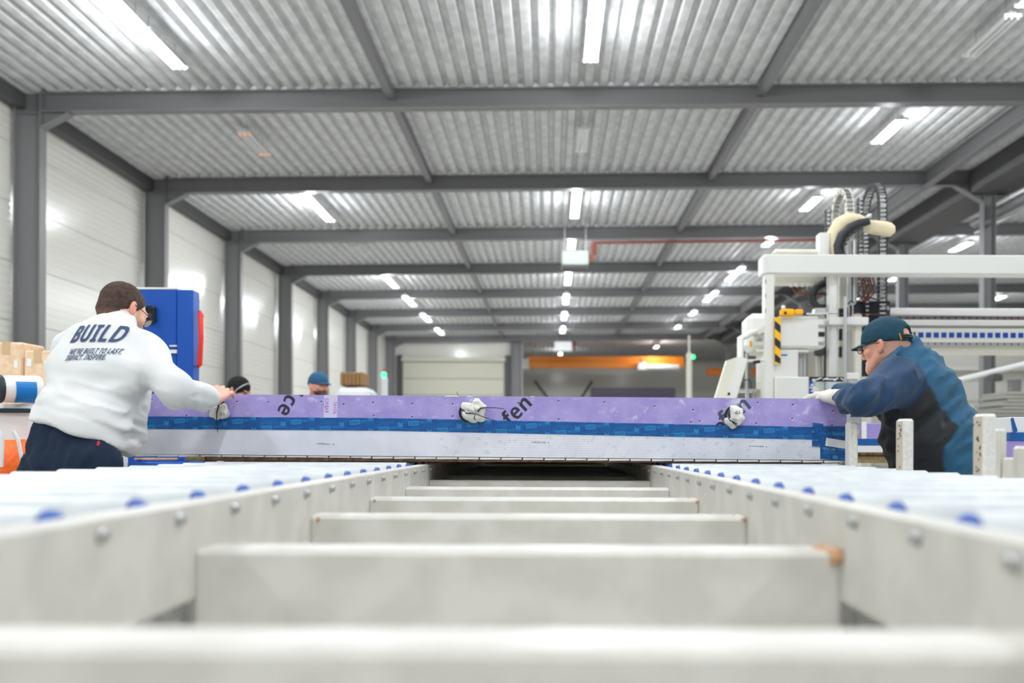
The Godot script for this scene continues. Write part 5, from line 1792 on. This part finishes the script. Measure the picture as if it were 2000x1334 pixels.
func inner_body(mb: MB, j: Dictionary, paint: Callable) -> void:  # the figure under the clothes, continuous from neck to ankles and wrists
	var lo: Vector3 = j.pelvis; var hi: Vector3 = j.pelvis
	for k in j:
		if j[k] is Vector3 and k not in ["side"]:
			lo = lo.min(j[k]); hi = hi.max(j[k])
	var m := Vector3(0.2, 0.2, 0.2)
	var f := Field.new(lo - m, hi + m, 0.024)
	f.cap(j.pelvis, j.waist, 0.1, 0.1, 0.05, j.side, 1.3)
	f.cap(j.waist, j.chest, 0.1, 0.105, 0.05, j.side, 1.35)
	f.cap(j.chest, j.neck, 0.1, 0.05, 0.05, j.side, 1.2)
	f.cap(j.neck, j.head, 0.05, 0.04, 0.03)
	for s in ["l", "r"]:
		f.cap(j.chest, j["s" + s], 0.06, 0.05, 0.05)
		f.cap(j["s" + s], j["e" + s], 0.045, 0.038, 0.03)
		f.cap(j["e" + s], j["w" + s], 0.036, 0.027, 0.03)
		f.cap(j.pelvis, j["h" + s], 0.08, 0.075, 0.05)
		f.cap(j["h" + s], j["k" + s], 0.075, 0.05, 0.03)
		f.cap(j["k" + s], j["a" + s], 0.048, 0.035, 0.03)
	f.net(mb, paint)

func legs_for(j: Dictionary, fwd: Vector3, spread := 0.1, bend := 0.05) -> void:
	var r: Vector3 = j.side
	for s in [["l", -1.0], ["r", 1.0]]:
		var h: Vector3 = j.pelvis + r * s[1] * spread
		h.y -= 0.02
		var foot: Vector3 = Vector3(h.x, 0.09, h.z) + r * s[1] * 0.05
		j["h" + s[0]] = h
		j["k" + s[0]] = Vector3((h.x + foot.x) / 2, 0.5, (h.z + foot.z) / 2) + fwd * bend
		j["a" + s[0]] = foot
	j.walk = fwd

func trousers(parent: Node3D, j: Dictionary, m: Material, fat := 1.0, cell := 0.013, hem := true) -> void:
	var lo: Vector3 = j.al.min(j.ar); var hi: Vector3 = j.waist.max(j.pelvis)
	for k in ["hl", "hr", "kl", "kr", "pelvis", "waist"]:
		lo = lo.min(j[k]); hi = hi.max(j[k])
	var g := Vector3(0.25, 0.06, 0.25)
	var f := Field.new(lo - g, hi + g, cell)
	f.cap(j.pelvis, j.waist.lerp(j.pelvis, 0.25), 0.125 * fat, 0.12 * fat, 0.05, j.side, 1.35)
	for s in ["l", "r"]:
		f.cap(j["h" + s], j["k" + s], 0.105 * fat, 0.075 * fat, 0.05)
		f.cap(j["k" + s], j["a" + s], 0.073 * fat, 0.065 * fat, 0.03)
		f.cut(j["a" + s] + Vector3(0, -0.02, 0), Vector3.DOWN, 0.3)
	if j.has("flap"): f.cap(j.flap[0], j.flap[1], 0.03, 0.045, 0.03)
	var z := noise(7.0, 13)
	f.warp(z, 0.03, Basis.from_scale(Vector3(1, 0.55, 1)))
	f.warp(noise(22.0, 14), 0.008)
	var mb := MB.new(); f.net(mb)
	obj("trousers", mb, m, parent)
	for s in ["l", "r"]:
		var a: Vector3 = j["a" + s]
		var wf: Vector3 = j.walk
		var q := Field.new(a - Vector3(0.25, 0.1, 0.25), a + Vector3(0.25, 0.08, 0.25), 0.012)
		var heel := Vector3(a.x, 0.045, a.z) - wf * 0.04
		q.cap(heel, heel + wf * 0.2, 0.045, 0.04, 0.03)
		q.cap(a + Vector3(0, 0.01, 0), heel + wf * 0.08, 0.045, 0.045, 0.04)
		q.cut(Vector3(a.x, 0.001, a.z), Vector3.DOWN)
		mb = MB.new(); q.net(mb)
		obj("shoe", mb, M.shoe, parent)

func cap_on(parent: Node3D, h: Head, m: Material, opening := false, tilt := 0.0) -> void:
	var f := Field.new(h.c - Vector3(0.16, 0.16, 0.16), h.c + Vector3(0.16, 0.2, 0.16), 0.005)
	f.ell(h.p(0, 0.042, -0.003), h.B(), Vector3(0.085, 0.097, 0.113), 0.01)
	var pl := h.p(0, 0.02, 0.0)
	f.cut(pl, (-h.U + h.W * 0.06).normalized())
	if opening: f.ell(h.p(0, 0.05, -0.118), h.B(), Vector3(0.034, 0.026, 0.05), 0.005, true)
	f.warp(noise(16, 3), 0.004)
	var mb := MB.new(); f.net(mb)
	var cp := obj("cap", mb, m, parent)
	mb = MB.new()
	mb.lathe(h.p(0, 0.137, -0.008), h.U, [[0.009, 0.0], [0.007, 0.004], [0.0, 0.006]], 10)
	obj("cap_button", mb, m, cp)
	mb = MB.new()   # curved peak
	var N := 12
	for side in 2:
		for k in N:
			var q := []
			for e in [[k, 0], [k + 1, 0], [k + 1, 1], [k, 1]]:
				var a := deg_to_rad(-68 + 136.0 * e[0] / N)
				var x := sin(a) * (0.08 if e[1] == 0 else 0.074)
				var zz := -0.008 + cos(a) * 0.103 + (0.066 * pow(cos(a * 0.95), 0.7) if e[1] else -0.004)
				var y := 0.04 - 0.008 * cos(a) - (0.022 * cos(a) if e[1] else 0.0) - 0.018 * pow(sin(a), 2) + (0.0 if side else 0.004)
				q.append(h.p(x, y, zz))
			if side: mb.quad(q[0], q[1], q[2], q[3])
			else: mb.quad(q[3], q[2], q[1], q[0])
	var edge := []
	for k in N + 1:
		var a := deg_to_rad(-68 + 136.0 * k / N)
		edge.append(h.p(sin(a) * 0.074, 0.042 - 0.030 * cos(a) - 0.018 * pow(sin(a), 2), -0.008 + cos(a) * 0.103 + 0.066 * pow(cos(a * 0.95), 0.7)))
	mb.tube(edge, 0.0028, 6)
	obj("peak", mb, m, cp)
	if opening:
		mb = MB.new()
		var st := []
		for k in 11:
			var a := deg_to_rad(-150 - 6.0 * k)
			st.append(h.p(sin(a) * 0.083, 0.031, -0.003 + cos(a) * 0.11))
		for off in [0.0, 0.008]: mb.tube(st.map(func(p: Vector3) -> Vector3: return p - h.U * (off - 0.006)), 0.0055, 6)
		obj("strap", mb, M.black_plastic, cp)
		mb = MB.new()
		for k in 5: mb.rbox(h.p(-0.052 - 0.001 * k, 0.018 + 0.006 * k, -0.096 + 0.001 * k), Vector3(0.006, 0.0035, 0.006), 0.001, Basis(h.R, h.U, -h.W).rotated(h.U, 0.4))
		obj("stitched_mark", mb, M.hazard_yellow, cp)

func glasses_on(parent: Node3D, h: Head) -> void:
	var mb := MB.new()
	for s in [-1.0, 1.0]:
		mb.tube([h.p(s * 0.083, 0.0, -0.03), h.p(s * 0.085, 0.014, -0.012), h.p(s * 0.08, 0.014, 0.04), h.p(s * 0.066, 0.012, 0.108)], 0.0018, 6)
		var ring := []
		for k in 17: ring.append(h.p(s * 0.034 + cos(TAU * k / 16) * 0.026, 0.004 + sin(TAU * k / 16) * 0.019, 0.112 - absf(s * 0.034 + cos(TAU * k / 16) * 0.026) * 0.06))
		mb.tube(ring, 0.0014, 6)
	mb.tube([h.p(-0.009, 0.008, 0.113), h.p(0, 0.011, 0.115), h.p(0.009, 0.008, 0.113)], 0.0014, 6)
	var g := obj("glasses", mb, M.wire_black, parent)
	for s in [-1.0, 1.0]:
		mb = MB.new()
		mb.lathe(h.p(s * 0.034, 0.004, 0.11), h.W, [[0.0, 0.0], [0.021, 0.0], [0.021, 0.0015], [0.0, 0.0015]], 16)
		obj("lens", mb, M.spectacle_glass, g)

func worker_left() -> void:
	var o := thing("person", "person in white sweatshirt and navy trousers leaning onto the purple panel", "person", Vector3(P(145, 0, 3.65).x, 0, -3.65))
	var fw := Vector3(0.35, 0, -0.94).normalized()
	var j := {"pelvis": P(140, 905, 3.6), "waist": P(150, 842, 3.62), "chest": P(192, 738, 3.76), "neck": P(226, 645, 3.93), "head": P(238, 612, 3.98), "side": fw.cross(Vector3.UP),
		"sr": P(276, 684, 3.82), "er": P(340, 758, 3.68), "wr": P(411, 784, 3.94), "sl": P(140, 686, 3.96), "el": P(118, 770, 4.12), "wl": P(222, 750, 4.3)}
	legs_for(j, fw)
	var h := Head.new(P(239, 610, 3.98), Vector3(0.42, -0.42, -0.8), Vector3(0.1, 0.9, -0.42))
	var skin := lin(238, 188, 166)
	var red := lin(226, 150, 128)
	var paint := func(p: Vector3) -> Color:
		var q := h.l(p)
		var c := skin
		if q.length() < 0.2:
			if absf(q.x) > 0.074 and absf(q.y) < 0.04: c = skin.lerp(red, 0.6)
			if q.y < 0.0 and q.z > 0.01 and q.y > -0.13: c = c.lerp(lin(150, 108, 92), clampf((q.z - 0.01) * 30, 0, 0.6) * clampf(-q.y * 25, 0, 1))
		elif p.distance_to(j.wr) < 0.25: c = skin.lerp(red, 0.25)
		return c
	var mb := MB.new()
	inner_body(mb, j, paint)
	head_skin(mb, h, j.neck, paint)
	# right hand gripping the panel's top edge, fingers bent over it
	var w: Vector3 = j.wr
	hand_skin(mb, w + Vector3(0.008, 0.012, -0.015), P(445, 752, 4.11) - w, Vector3(-0.75, 0.45, -0.3), Vector3(0.12, -0.38, -0.92), [[14, 34, 28], [14, 34, 28], [14, 32, 26], [12, 28, 24]], Vector3(-0.35, 0.62, -0.6), 1.0, paint, j.er)
	hand_skin(mb, j.wl, Vector3(0.5, -0.1, -0.8), Vector3(0.7, 0.3, 0.4), Vector3(0, -1, 0), [[15, 25, 20], [15, 25, 20], [15, 25, 20], [20, 25, 20]], Vector3(0.8, 0, -0.3), 1.0, paint, j.el, 0.005)
	obj("body", mb, M.skin, o, true)
	# cropped hair over the skull
	var f := Field.new(h.c - Vector3(0.14, 0.14, 0.14), h.c + Vector3(0.14, 0.15, 0.14), 0.005)
	f.ell(h.p(0, 0.036, -0.013), h.B(), Vector3(0.0805, 0.095, 0.101), 0.01)
	f.cap(h.p(0, -0.03, -0.066), h.p(0, -0.06, -0.06), 0.045, 0.036, 0.03, h.R, 1.15)
	f.carve(func(p: Vector3) -> float:
		var q := h.l(p)
		return maxf(maxf(q.z - 0.06 - q.y * 0.25, -q.y - 0.066 + maxf(q.z + 0.035, 0.0) * 1.35), -1.0))
	f.warp(noise(90, 8), 0.0035)
	mb = MB.new()
	var hn := noise(40, 9)
	f.net(mb, func(p: Vector3) -> Color:
		var q := h.l(p)
		var c := lin(58, 44, 38).lerp(lin(86, 68, 58), clampf(hn.get_noise_3dv(p) + 0.4, 0, 1))
		return c.lerp(lin(150, 112, 96), clampf((-q.y - 0.035) * 16, 0, 0.6)))
	obj("hair", mb, M.hair_dark, o, true)
	glasses_on(o, h)
	# sweatshirt
	var g := Field.new(Vector3(P(20, 0, 3.6).x, P(0, 912, 3.6).y, -4.4), Vector3(P(455, 0, 4.0).x, P(0, 600, 3.95).y, -3.3), 0.0095)
	g.cap(P(146, 880, 3.61), P(152, 835, 3.63), 0.142, 0.14, 0.05, j.side, 1.3)
	g.cap(P(152, 835, 3.63), P(188, 735, 3.76), 0.135, 0.138, 0.07, j.side, 1.34)
	g.cap(P(188, 735, 3.76), P(206, 676, 3.83), 0.135, 0.115, 0.07, j.side, 1.5)
	g.cap(P(206, 676, 3.83), P(222, 650, 3.9), 0.11, 0.078, 0.06, j.side, 1.3)
	g.cap(P(222, 650, 3.9), P(230, 630, 3.94), 0.075, 0.068, 0.02)
	g.cap(P(206, 680, 3.83), P(276, 682, 3.82), 0.09, 0.08, 0.06)
	g.cap(P(203, 680, 3.84), P(142, 684, 3.95), 0.09, 0.08, 0.06)
	g.cap(P(276, 684, 3.82), j.er, 0.08, 0.068, 0.04)
	g.cap(j.er, P(396, 779, 3.88), 0.068, 0.056, 0.03)
	g.cap(P(398, 779, 3.88), P(413, 784, 3.945), 0.052, 0.042, 0.015)
	g.cap(P(140, 688, 3.96), j.el, 0.078, 0.066, 0.04)
	g.cap(j.el, j.wl, 0.062, 0.045, 0.03)
	# the front of the shirt hanging below the chest
	g.cap(P(262, 800, 3.95), P(232, 868, 3.7), 0.05, 0.05, 0.09)
	g.cap(P(258, 740, 3.95), P(240, 845, 3.75), 0.07, 0.07, 0.08)
	var hem_at := P(150, 850, 3.5)
	var hem_n := Vector3(-0.30, -0.93, 0.22).normalized()
	g.cut(hem_at, hem_n, 0.5)
	g.cut(P(413, 785, 3.945), (j.wr - j.er).normalized(), 0.085)
	var fold := noise(9.0, 17, 2)
	var lean := Basis(Vector3.BACK, 0.28)
	g.each(func(p: Vector3) -> float:
		var q := lean * p
		var low := clampf((EYE + 0.32 - p.y) * 4.0, 0.12, 1.0)   # the printed shoulders lie smooth, the waist folds
		var s := fold.get_noise_3d(q.x * 0.3, q.y * 1.15, q.z * 0.4)
		var dep := 0.015 * low * (0.5 - absf(s) * 2.0)
		var hd := (p - hem_at).dot(hem_n)
		var band := smoothstep(-0.085, -0.06, hd)   # ribbed waistband drawn in below a shallow groove
		return -dep * (1.0 - 0.7 * band) + 0.004 * band + 0.005 * exp(-pow((hd + 0.07) / 0.012, 2.0)))
	g.warp(noise(5.0, 19, 1), 0.012)
	mb = MB.new(); g.net(mb)
	var sw := obj("sweatshirt", mb, M.sweat_white, o)
	# collar and hem ribbing
	mb = MB.new()
	var cr := []
	var cu := (P(236, 622, 3.96) - P(224, 655, 3.91)).normalized()
	var ca := cu.cross(Vector3.RIGHT).normalized(); var cb := cu.cross(ca).normalized()
	for k in 25: cr.append(P(231, 634, 3.945) + ca * cos(TAU * k / 24) * 0.066 + cb * sin(TAU * k / 24) * 0.07)
	mb.tube(cr, 0.011, 8)
	obj("collar", mb, M.sweat_white, sw)
	# printed lettering laid onto the cloth
	var n := Vector3(-0.04, 0.03, 1.0).normalized()
	var rt := (Vector3(1, 0.02, 0) - n * n.x).normalized()
	var up := n.cross(rt)
	for q in [["BUILD", P(188, 650, 3.68), 0.103, 0.68, 0.0, 700], ["WE'RE BUILT TO LAST,", P(175, 684, 3.6), 0.032, 0.62, 0.0, 700], ["IMPACT. INSPIRE.", P(157, 695.5, 3.58), 0.032, 0.62, 0.0, 700]]:
		var tr := glyphs(q[0], q[5])
		mb = MB.new()
		var stack := []
		for k in range(0, tr.size(), 3): stack.append([tr[k], tr[k + 1], tr[k + 2]])
		while stack.size():
			var t: Array = stack.pop_back()
			var lim: float = 0.014 / q[2]
			var e := 0
			var best := 0.0
			for k in 3:
				var le: float = t[k].distance_to(t[(k + 1) % 3])
				if le > best:
					best = le; e = k
			if best > lim:
				var mid: Vector2 = (t[e] + t[(e + 1) % 3]) / 2
				stack.append([t[e], mid, t[(e + 2) % 3]]); stack.append([mid, t[(e + 1) % 3], t[(e + 2) % 3]])
				continue
			var w3 := []
			for k in 3:
				var p: Vector3 = q[1] + rt * (t[k].x * q[3] + t[k].y * 0.22) * q[2] + up * t[k].y * q[2] + n * 0.3
				for it in 140:
					var dd := g.at(p)
					if dd < 0.0042: break
					p -= n * clampf((dd - 0.003) * 0.6, 0.0006, 0.03)
				w3.append(p)
			if (w3[1] - w3[0]).cross(w3[2] - w3[0]).dot(n) > 0: mb.tri(w3[0], w3[1], w3[2])
			else: mb.tri(w3[0], w3[2], w3[1])
		obj("printed_lettering", mb, M.print_navy, sw)
	j.flap = [P(58, 868, 3.56), P(90, 872, 3.56)]
	trousers(o, j, M.trouser_navy, 1.06, 0.013)
	mb = MB.new()
	mb.rbox(P(192, 866, 3.452), Vector3(0.01, 0.016, 0.004), 0.002, Basis(Vector3.BACK, -0.4))
	obj("orange_tag", mb, M.red_plastic, o)

func seg_dist(p: Vector3, a: Vector3, b: Vector3) -> float:
	var ab := b - a
	return (p - a - ab * clampf((p - a).dot(ab) / ab.length_squared(), 0, 1)).length()

func worker_right() -> void:
	var o := thing("person", "person in blue and black work jacket, dark cap and white gloves", "person", Vector3(P(1830, 0, 4.1).x, 0, -4.1))
	var fw := Vector3(-0.86, 0, -0.5).normalized()
	var side := fw.cross(Vector3.UP)
	var j := {"pelvis": P(1848, 935, 4.12), "waist": P(1815, 850, 4.1), "chest": P(1786, 765, 4.1), "neck": P(1770, 700, 4.1), "head": P(1736, 685, 4.1), "side": side,
		"sl": P(1752, 746, 3.93), "el": P(1690, 781, 3.77), "wl": P(1648, 778, 3.98), "sr": P(1775, 735, 4.3), "er": P(1700, 775, 4.55), "wr": P(1628, 772, 4.72)}
	legs_for(j, fw)
	var h := Head.new(P(1731, 679, 4.1), Vector3(-0.68, -0.08, -0.72), Vector3(0, 1, 0))
	var skin := lin(226, 164, 144)
	var paint := func(p: Vector3) -> Color:
		var q := h.l(p)
		var c := skin
		if q.length() < 0.2:
			if absf(q.x) > 0.074 and absf(q.y) < 0.04: c = skin.lerp(lin(214, 130, 112), 0.6)
			if q.z < -0.02 and q.y < 0.035 and q.y > -0.05: c = c.lerp(lin(196, 160, 146), 0.45)
		return c
	var mb := MB.new()
	inner_body(mb, j, paint)
	head_skin(mb, h, j.neck, paint)
	obj("body", mb, M.skin, o, true)
	cap_on(o, h, M.cap_cloth, true)
	glasses_on(o, h)
	# gloves with bent fingers over the panel's edge
	mb = MB.new()
	hand_skin(mb, j.wl + Vector3(-0.012, 0.005, -0.03), P(1612, 769, 4.13) - j.wl, Vector3(0.35, 0.3, -0.85), Vector3(0.1, -0.9, -0.1), [[10, 30, 30], [10, 32, 30], [12, 34, 30], [14, 34, 30]], Vector3(-0.55, -0.1, -0.75), 1.32, null, j.el)
	obj("glove", mb, M.glove, o)
	mb = MB.new()
	hand_skin(mb, j.wr, P(1590, 776, 4.82) - j.wr, Vector3(-0.2, 0.2, 0.9), Vector3(-0.1, -1, 0), [[8, 24, 24], [8, 26, 24], [8, 26, 24], [10, 26, 24]], Vector3(-0.5, -0.2, 0.8), 1.3, null, j.er)
	obj("glove", mb, M.glove, o)
	# jacket
	var g := Field.new(Vector3(P(1540, 0, 4.1).x, P(0, 945, 4.1).y, -4.95), Vector3(P(1985, 0, 4.1).x, P(0, 650, 4.1).y, -3.6), 0.0105)
	g.cap(P(1862, 935, 4.12), P(1816, 850, 4.1), 0.225, 0.195, 0.06, side, 1.18)
	g.cap(P(1814, 850, 4.1), P(1789, 770, 4.1), 0.19, 0.165, 0.07, side, 1.22)
	g.cap(P(1789, 770, 4.1), P(1781, 722, 4.11), 0.165, 0.115, 0.07, side, 1.35)
	g.cap(P(1781, 722, 4.11), P(1768, 694, 4.1), 0.1, 0.078, 0.05, side, 1.1)
	g.cap(P(1768, 694, 4.1), P(1756, 674, 4.1), 0.08, 0.083, 0.02)
	g.cap(P(1782, 738, 4.06), P(1755, 746, 3.94), 0.1, 0.09, 0.05)
	g.cap(P(1755, 746, 3.94), j.el, 0.092, 0.066, 0.04)
	g.cap(j.el, P(1663, 781, 3.9), 0.066, 0.056, 0.03)
	g.cap(P(1663, 781, 3.9), P(1651, 779, 3.97), 0.056, 0.05, 0.02)
	g.cap(P(1782, 738, 4.14), j.sr, 0.1, 0.085, 0.05)
	g.cap(j.sr, j.er, 0.085, 0.07, 0.04)
	g.cap(j.er, P(1640, 773, 4.68), 0.066, 0.05, 0.03)
	g.cut(P(1757, 677, 4.1), (P(1738, 652, 4.1) - P(1768, 694, 4.1)).normalized(), 0.13)
	g.cut(Vector3(0, EYE - 0.17, 0), Vector3.DOWN, 90.0)
	var jf := noise(8.0, 27, 2)
	var jl := Basis(Vector3.BACK, -0.7)
	g.each(func(p: Vector3) -> float:
		var q := jl * p
		return -0.022 * (0.45 - absf(jf.get_noise_3d(q.x * 0.35, q.y * 1.1, q.z * 0.5)) * 2.0))
	g.warp(noise(5.0, 28, 1), 0.012)
	var poly := PackedVector2Array()
	for q in [[1748, 690], [1768, 692], [1790, 716], [1815, 760], [1832, 792], [1866, 833], [1850, 858], [1836, 872], [1834, 892], [1846, 945], [1700, 945], [1690, 820], [1712, 800], [1750, 790], [1755, 768], [1758, 745], [1750, 715]]:
		var w := P(q[0], q[1], 3.9)
		poly.append(Vector2(w.x, w.y))
	var teal := lin(34, 88, 120); var navy := lin(24, 58, 92); var black := lin(38, 40, 46)
	var cn := noise(30, 29)
	mb = MB.new()
	g.net(mb, func(p: Vector3) -> Color:
		var c := teal
		var arm := minf(seg_dist(p, P(1755, 746, 3.94), j.el), minf(seg_dist(p, j.el, j.wl), minf(seg_dist(p, j.sr, j.er), seg_dist(p, j.er, j.wr))))
		if arm < 0.1: c = navy
		else:
			var at := Vector2(p.x, p.y)
			var e := 1.0
			for k in poly.size():
				e = minf(e, at.distance_to(Geometry2D.get_closest_point_to_segment(at, poly[k], poly[(k + 1) % poly.size()])))
			c = navy.lerp(teal.lerp(black, clampf(0.5 + (e if Geometry2D.is_point_in_polygon(at, poly) else -e) / 0.01, 0, 1)), clampf((arm - 0.106) / 0.01, 0, 1))
		return c * (1.0 + 0.12 * cn.get_noise_3dv(p)))
	obj("jacket", mb, M.jacket, o, true)
	trousers(o, j, M.dark_cloth, 1.15, 0.02)

func far_person(label: String, hc: Vector3, fwd: Vector3, beanie: bool) -> void:
	var o := thing("person", label, "person", Vector3(hc.x, 0, hc.z))
	var flat := Vector3(fwd.x, 0, fwd.z).normalized()
	var side := flat.cross(Vector3.UP)
	var bend := 0.12 if beanie else 0.04
	var nk := hc + Vector3(0, -0.16, 0) - flat * (0.04 + bend)
	var j := {"neck": nk, "head": hc, "chest": nk + Vector3(0, -0.2, 0) - flat * bend, "side": side}
	j.waist = j.chest + Vector3(0, -0.24, 0) - flat * bend
	j.pelvis = j.waist + Vector3(0, -0.14, 0) - flat * 0.02
	for s in [["l", -1.0], ["r", 1.0]]:
		j["s" + s[0]] = nk + side * s[1] * 0.17 + Vector3(0, -0.07, 0)
		j["e" + s[0]] = j["s" + s[0]] + Vector3(0, -0.27, 0) + flat * 0.08
		j["w" + s[0]] = j["e" + s[0]] + flat * 0.22 + Vector3(0, -0.06, 0)
	legs_for(j, flat)
	var h := Head.new(hc, fwd, Vector3.UP)
	var skin := lin(230, 164, 142)
	var paint := func(p: Vector3) -> Color:
		var q := h.l(p)
		if q.length() < 0.2:
			if q.y < -0.045 and q.z > 0.01: return lin(92, 50, 44)
			if q.y > 0.022 and q.y < 0.036 and q.z > 0.07 and absf(q.x) > 0.012: return lin(96, 62, 52)
			if absf(absf(q.x) - 0.032) < 0.014 and absf(q.y - 0.009) < 0.008 and q.z > 0.07: return lin(110, 70, 60)
		return skin
	var mb := MB.new()
	inner_body(mb, j, paint)
	head_skin(mb, h, j.neck, paint, 0.005)
	for s in ["l", "r"]: hand_skin(mb, j["w" + s], flat, Vector3.UP, side * (1.0 if s == "l" else -1.0), [[20, 30, 20], [20, 30, 20], [20, 30, 20], [20, 30, 20]], flat + Vector3.UP, 1.0, paint, j["e" + s], 0.006)
	obj("body", mb, M.skin, o, true)
	if beanie:
		var f := Field.new(h.c - Vector3(0.15, 0.15, 0.15), h.c + Vector3(0.15, 0.18, 0.15), 0.007)
		f.ell(h.p(0, 0.036, -0.01), h.B(), Vector3(0.085, 0.1, 0.106), 0.01)
		f.cut(h.p(0, -0.02, 0), (-h.U + h.W * 0.35).normalized())
		mb = MB.new(); f.net(mb)
		obj("beanie", mb, M.beanie, o)
		mb = MB.new()
		var st := []
		for k in 9:
			var a := deg_to_rad(50 - 22.0 * k + 40)
			st.append(h.p(0.088 * sin(a + 0.4) * 1.02, 0.02 + 0.05 * cos(a) , 0.07 * cos(a * 0.6)))
		mb.tube([h.p(0.083, -0.01, 0.02), h.p(0.086, 0.03, 0.035), h.p(0.07, 0.075, 0.058), h.p(0.03, 0.105, 0.07), h.p(-0.03, 0.105, 0.07)], 0.006, 8)
		obj("headband", mb, M.aluminium, o)
	else:
		cap_on(o, h, M.cap_far)
	var g := Field.new(j.pelvis.min(j.wl).min(j.wr) - Vector3(0.3, 0.1, 0.3), hc + Vector3(0.35, 0.0, 0.35), 0.02)
	g.cap(j.pelvis, j.waist, 0.13, 0.13, 0.05, side, 1.35)
	g.cap(j.waist, j.chest, 0.13, 0.135, 0.05, side, 1.4)
	g.cap(j.chest, j.neck, 0.13, 0.075, 0.05, side, 1.25)
	for s in ["l", "r"]:
		g.cap(j.chest + Vector3(0, 0.1, 0), j["s" + s], 0.08, 0.075, 0.05)
		g.cap(j["s" + s], j["e" + s], 0.072, 0.06, 0.03)
		g.cap(j["e" + s], j["w" + s], 0.058, 0.045, 0.03)
	g.warp(noise(7, 37), 0.02)
	mb = MB.new(); g.net(mb)
	obj("jacket", mb, M.dark_cloth, o)
	trousers(o, j, M.dark_cloth, 1.0, 0.024)

func _ready() -> void:
	camera_and_light()
	materials()
	mat("purple_board_far", rgb(160, 146, 212), 0.7)
	mat("blue_tape_far", rgb(10, 88, 160), 0.45)
	lamps()
	hall()
	conveyor()
	wall_panel_piece()
	worker_left()
	worker_right()
	machine()
	bundles()
	left_things()
	right_things()
	hall_things()
	far_person("person in a blue cap with reddish beard behind the panel", P(622, 755, 8.6), Vector3(0.78, 0.04, 0.62), false)
	far_person("person in a black beanie with grey headband behind the panel", P(465, 764, 8.2), Vector3(0.9, -0.45, 0.2), true)
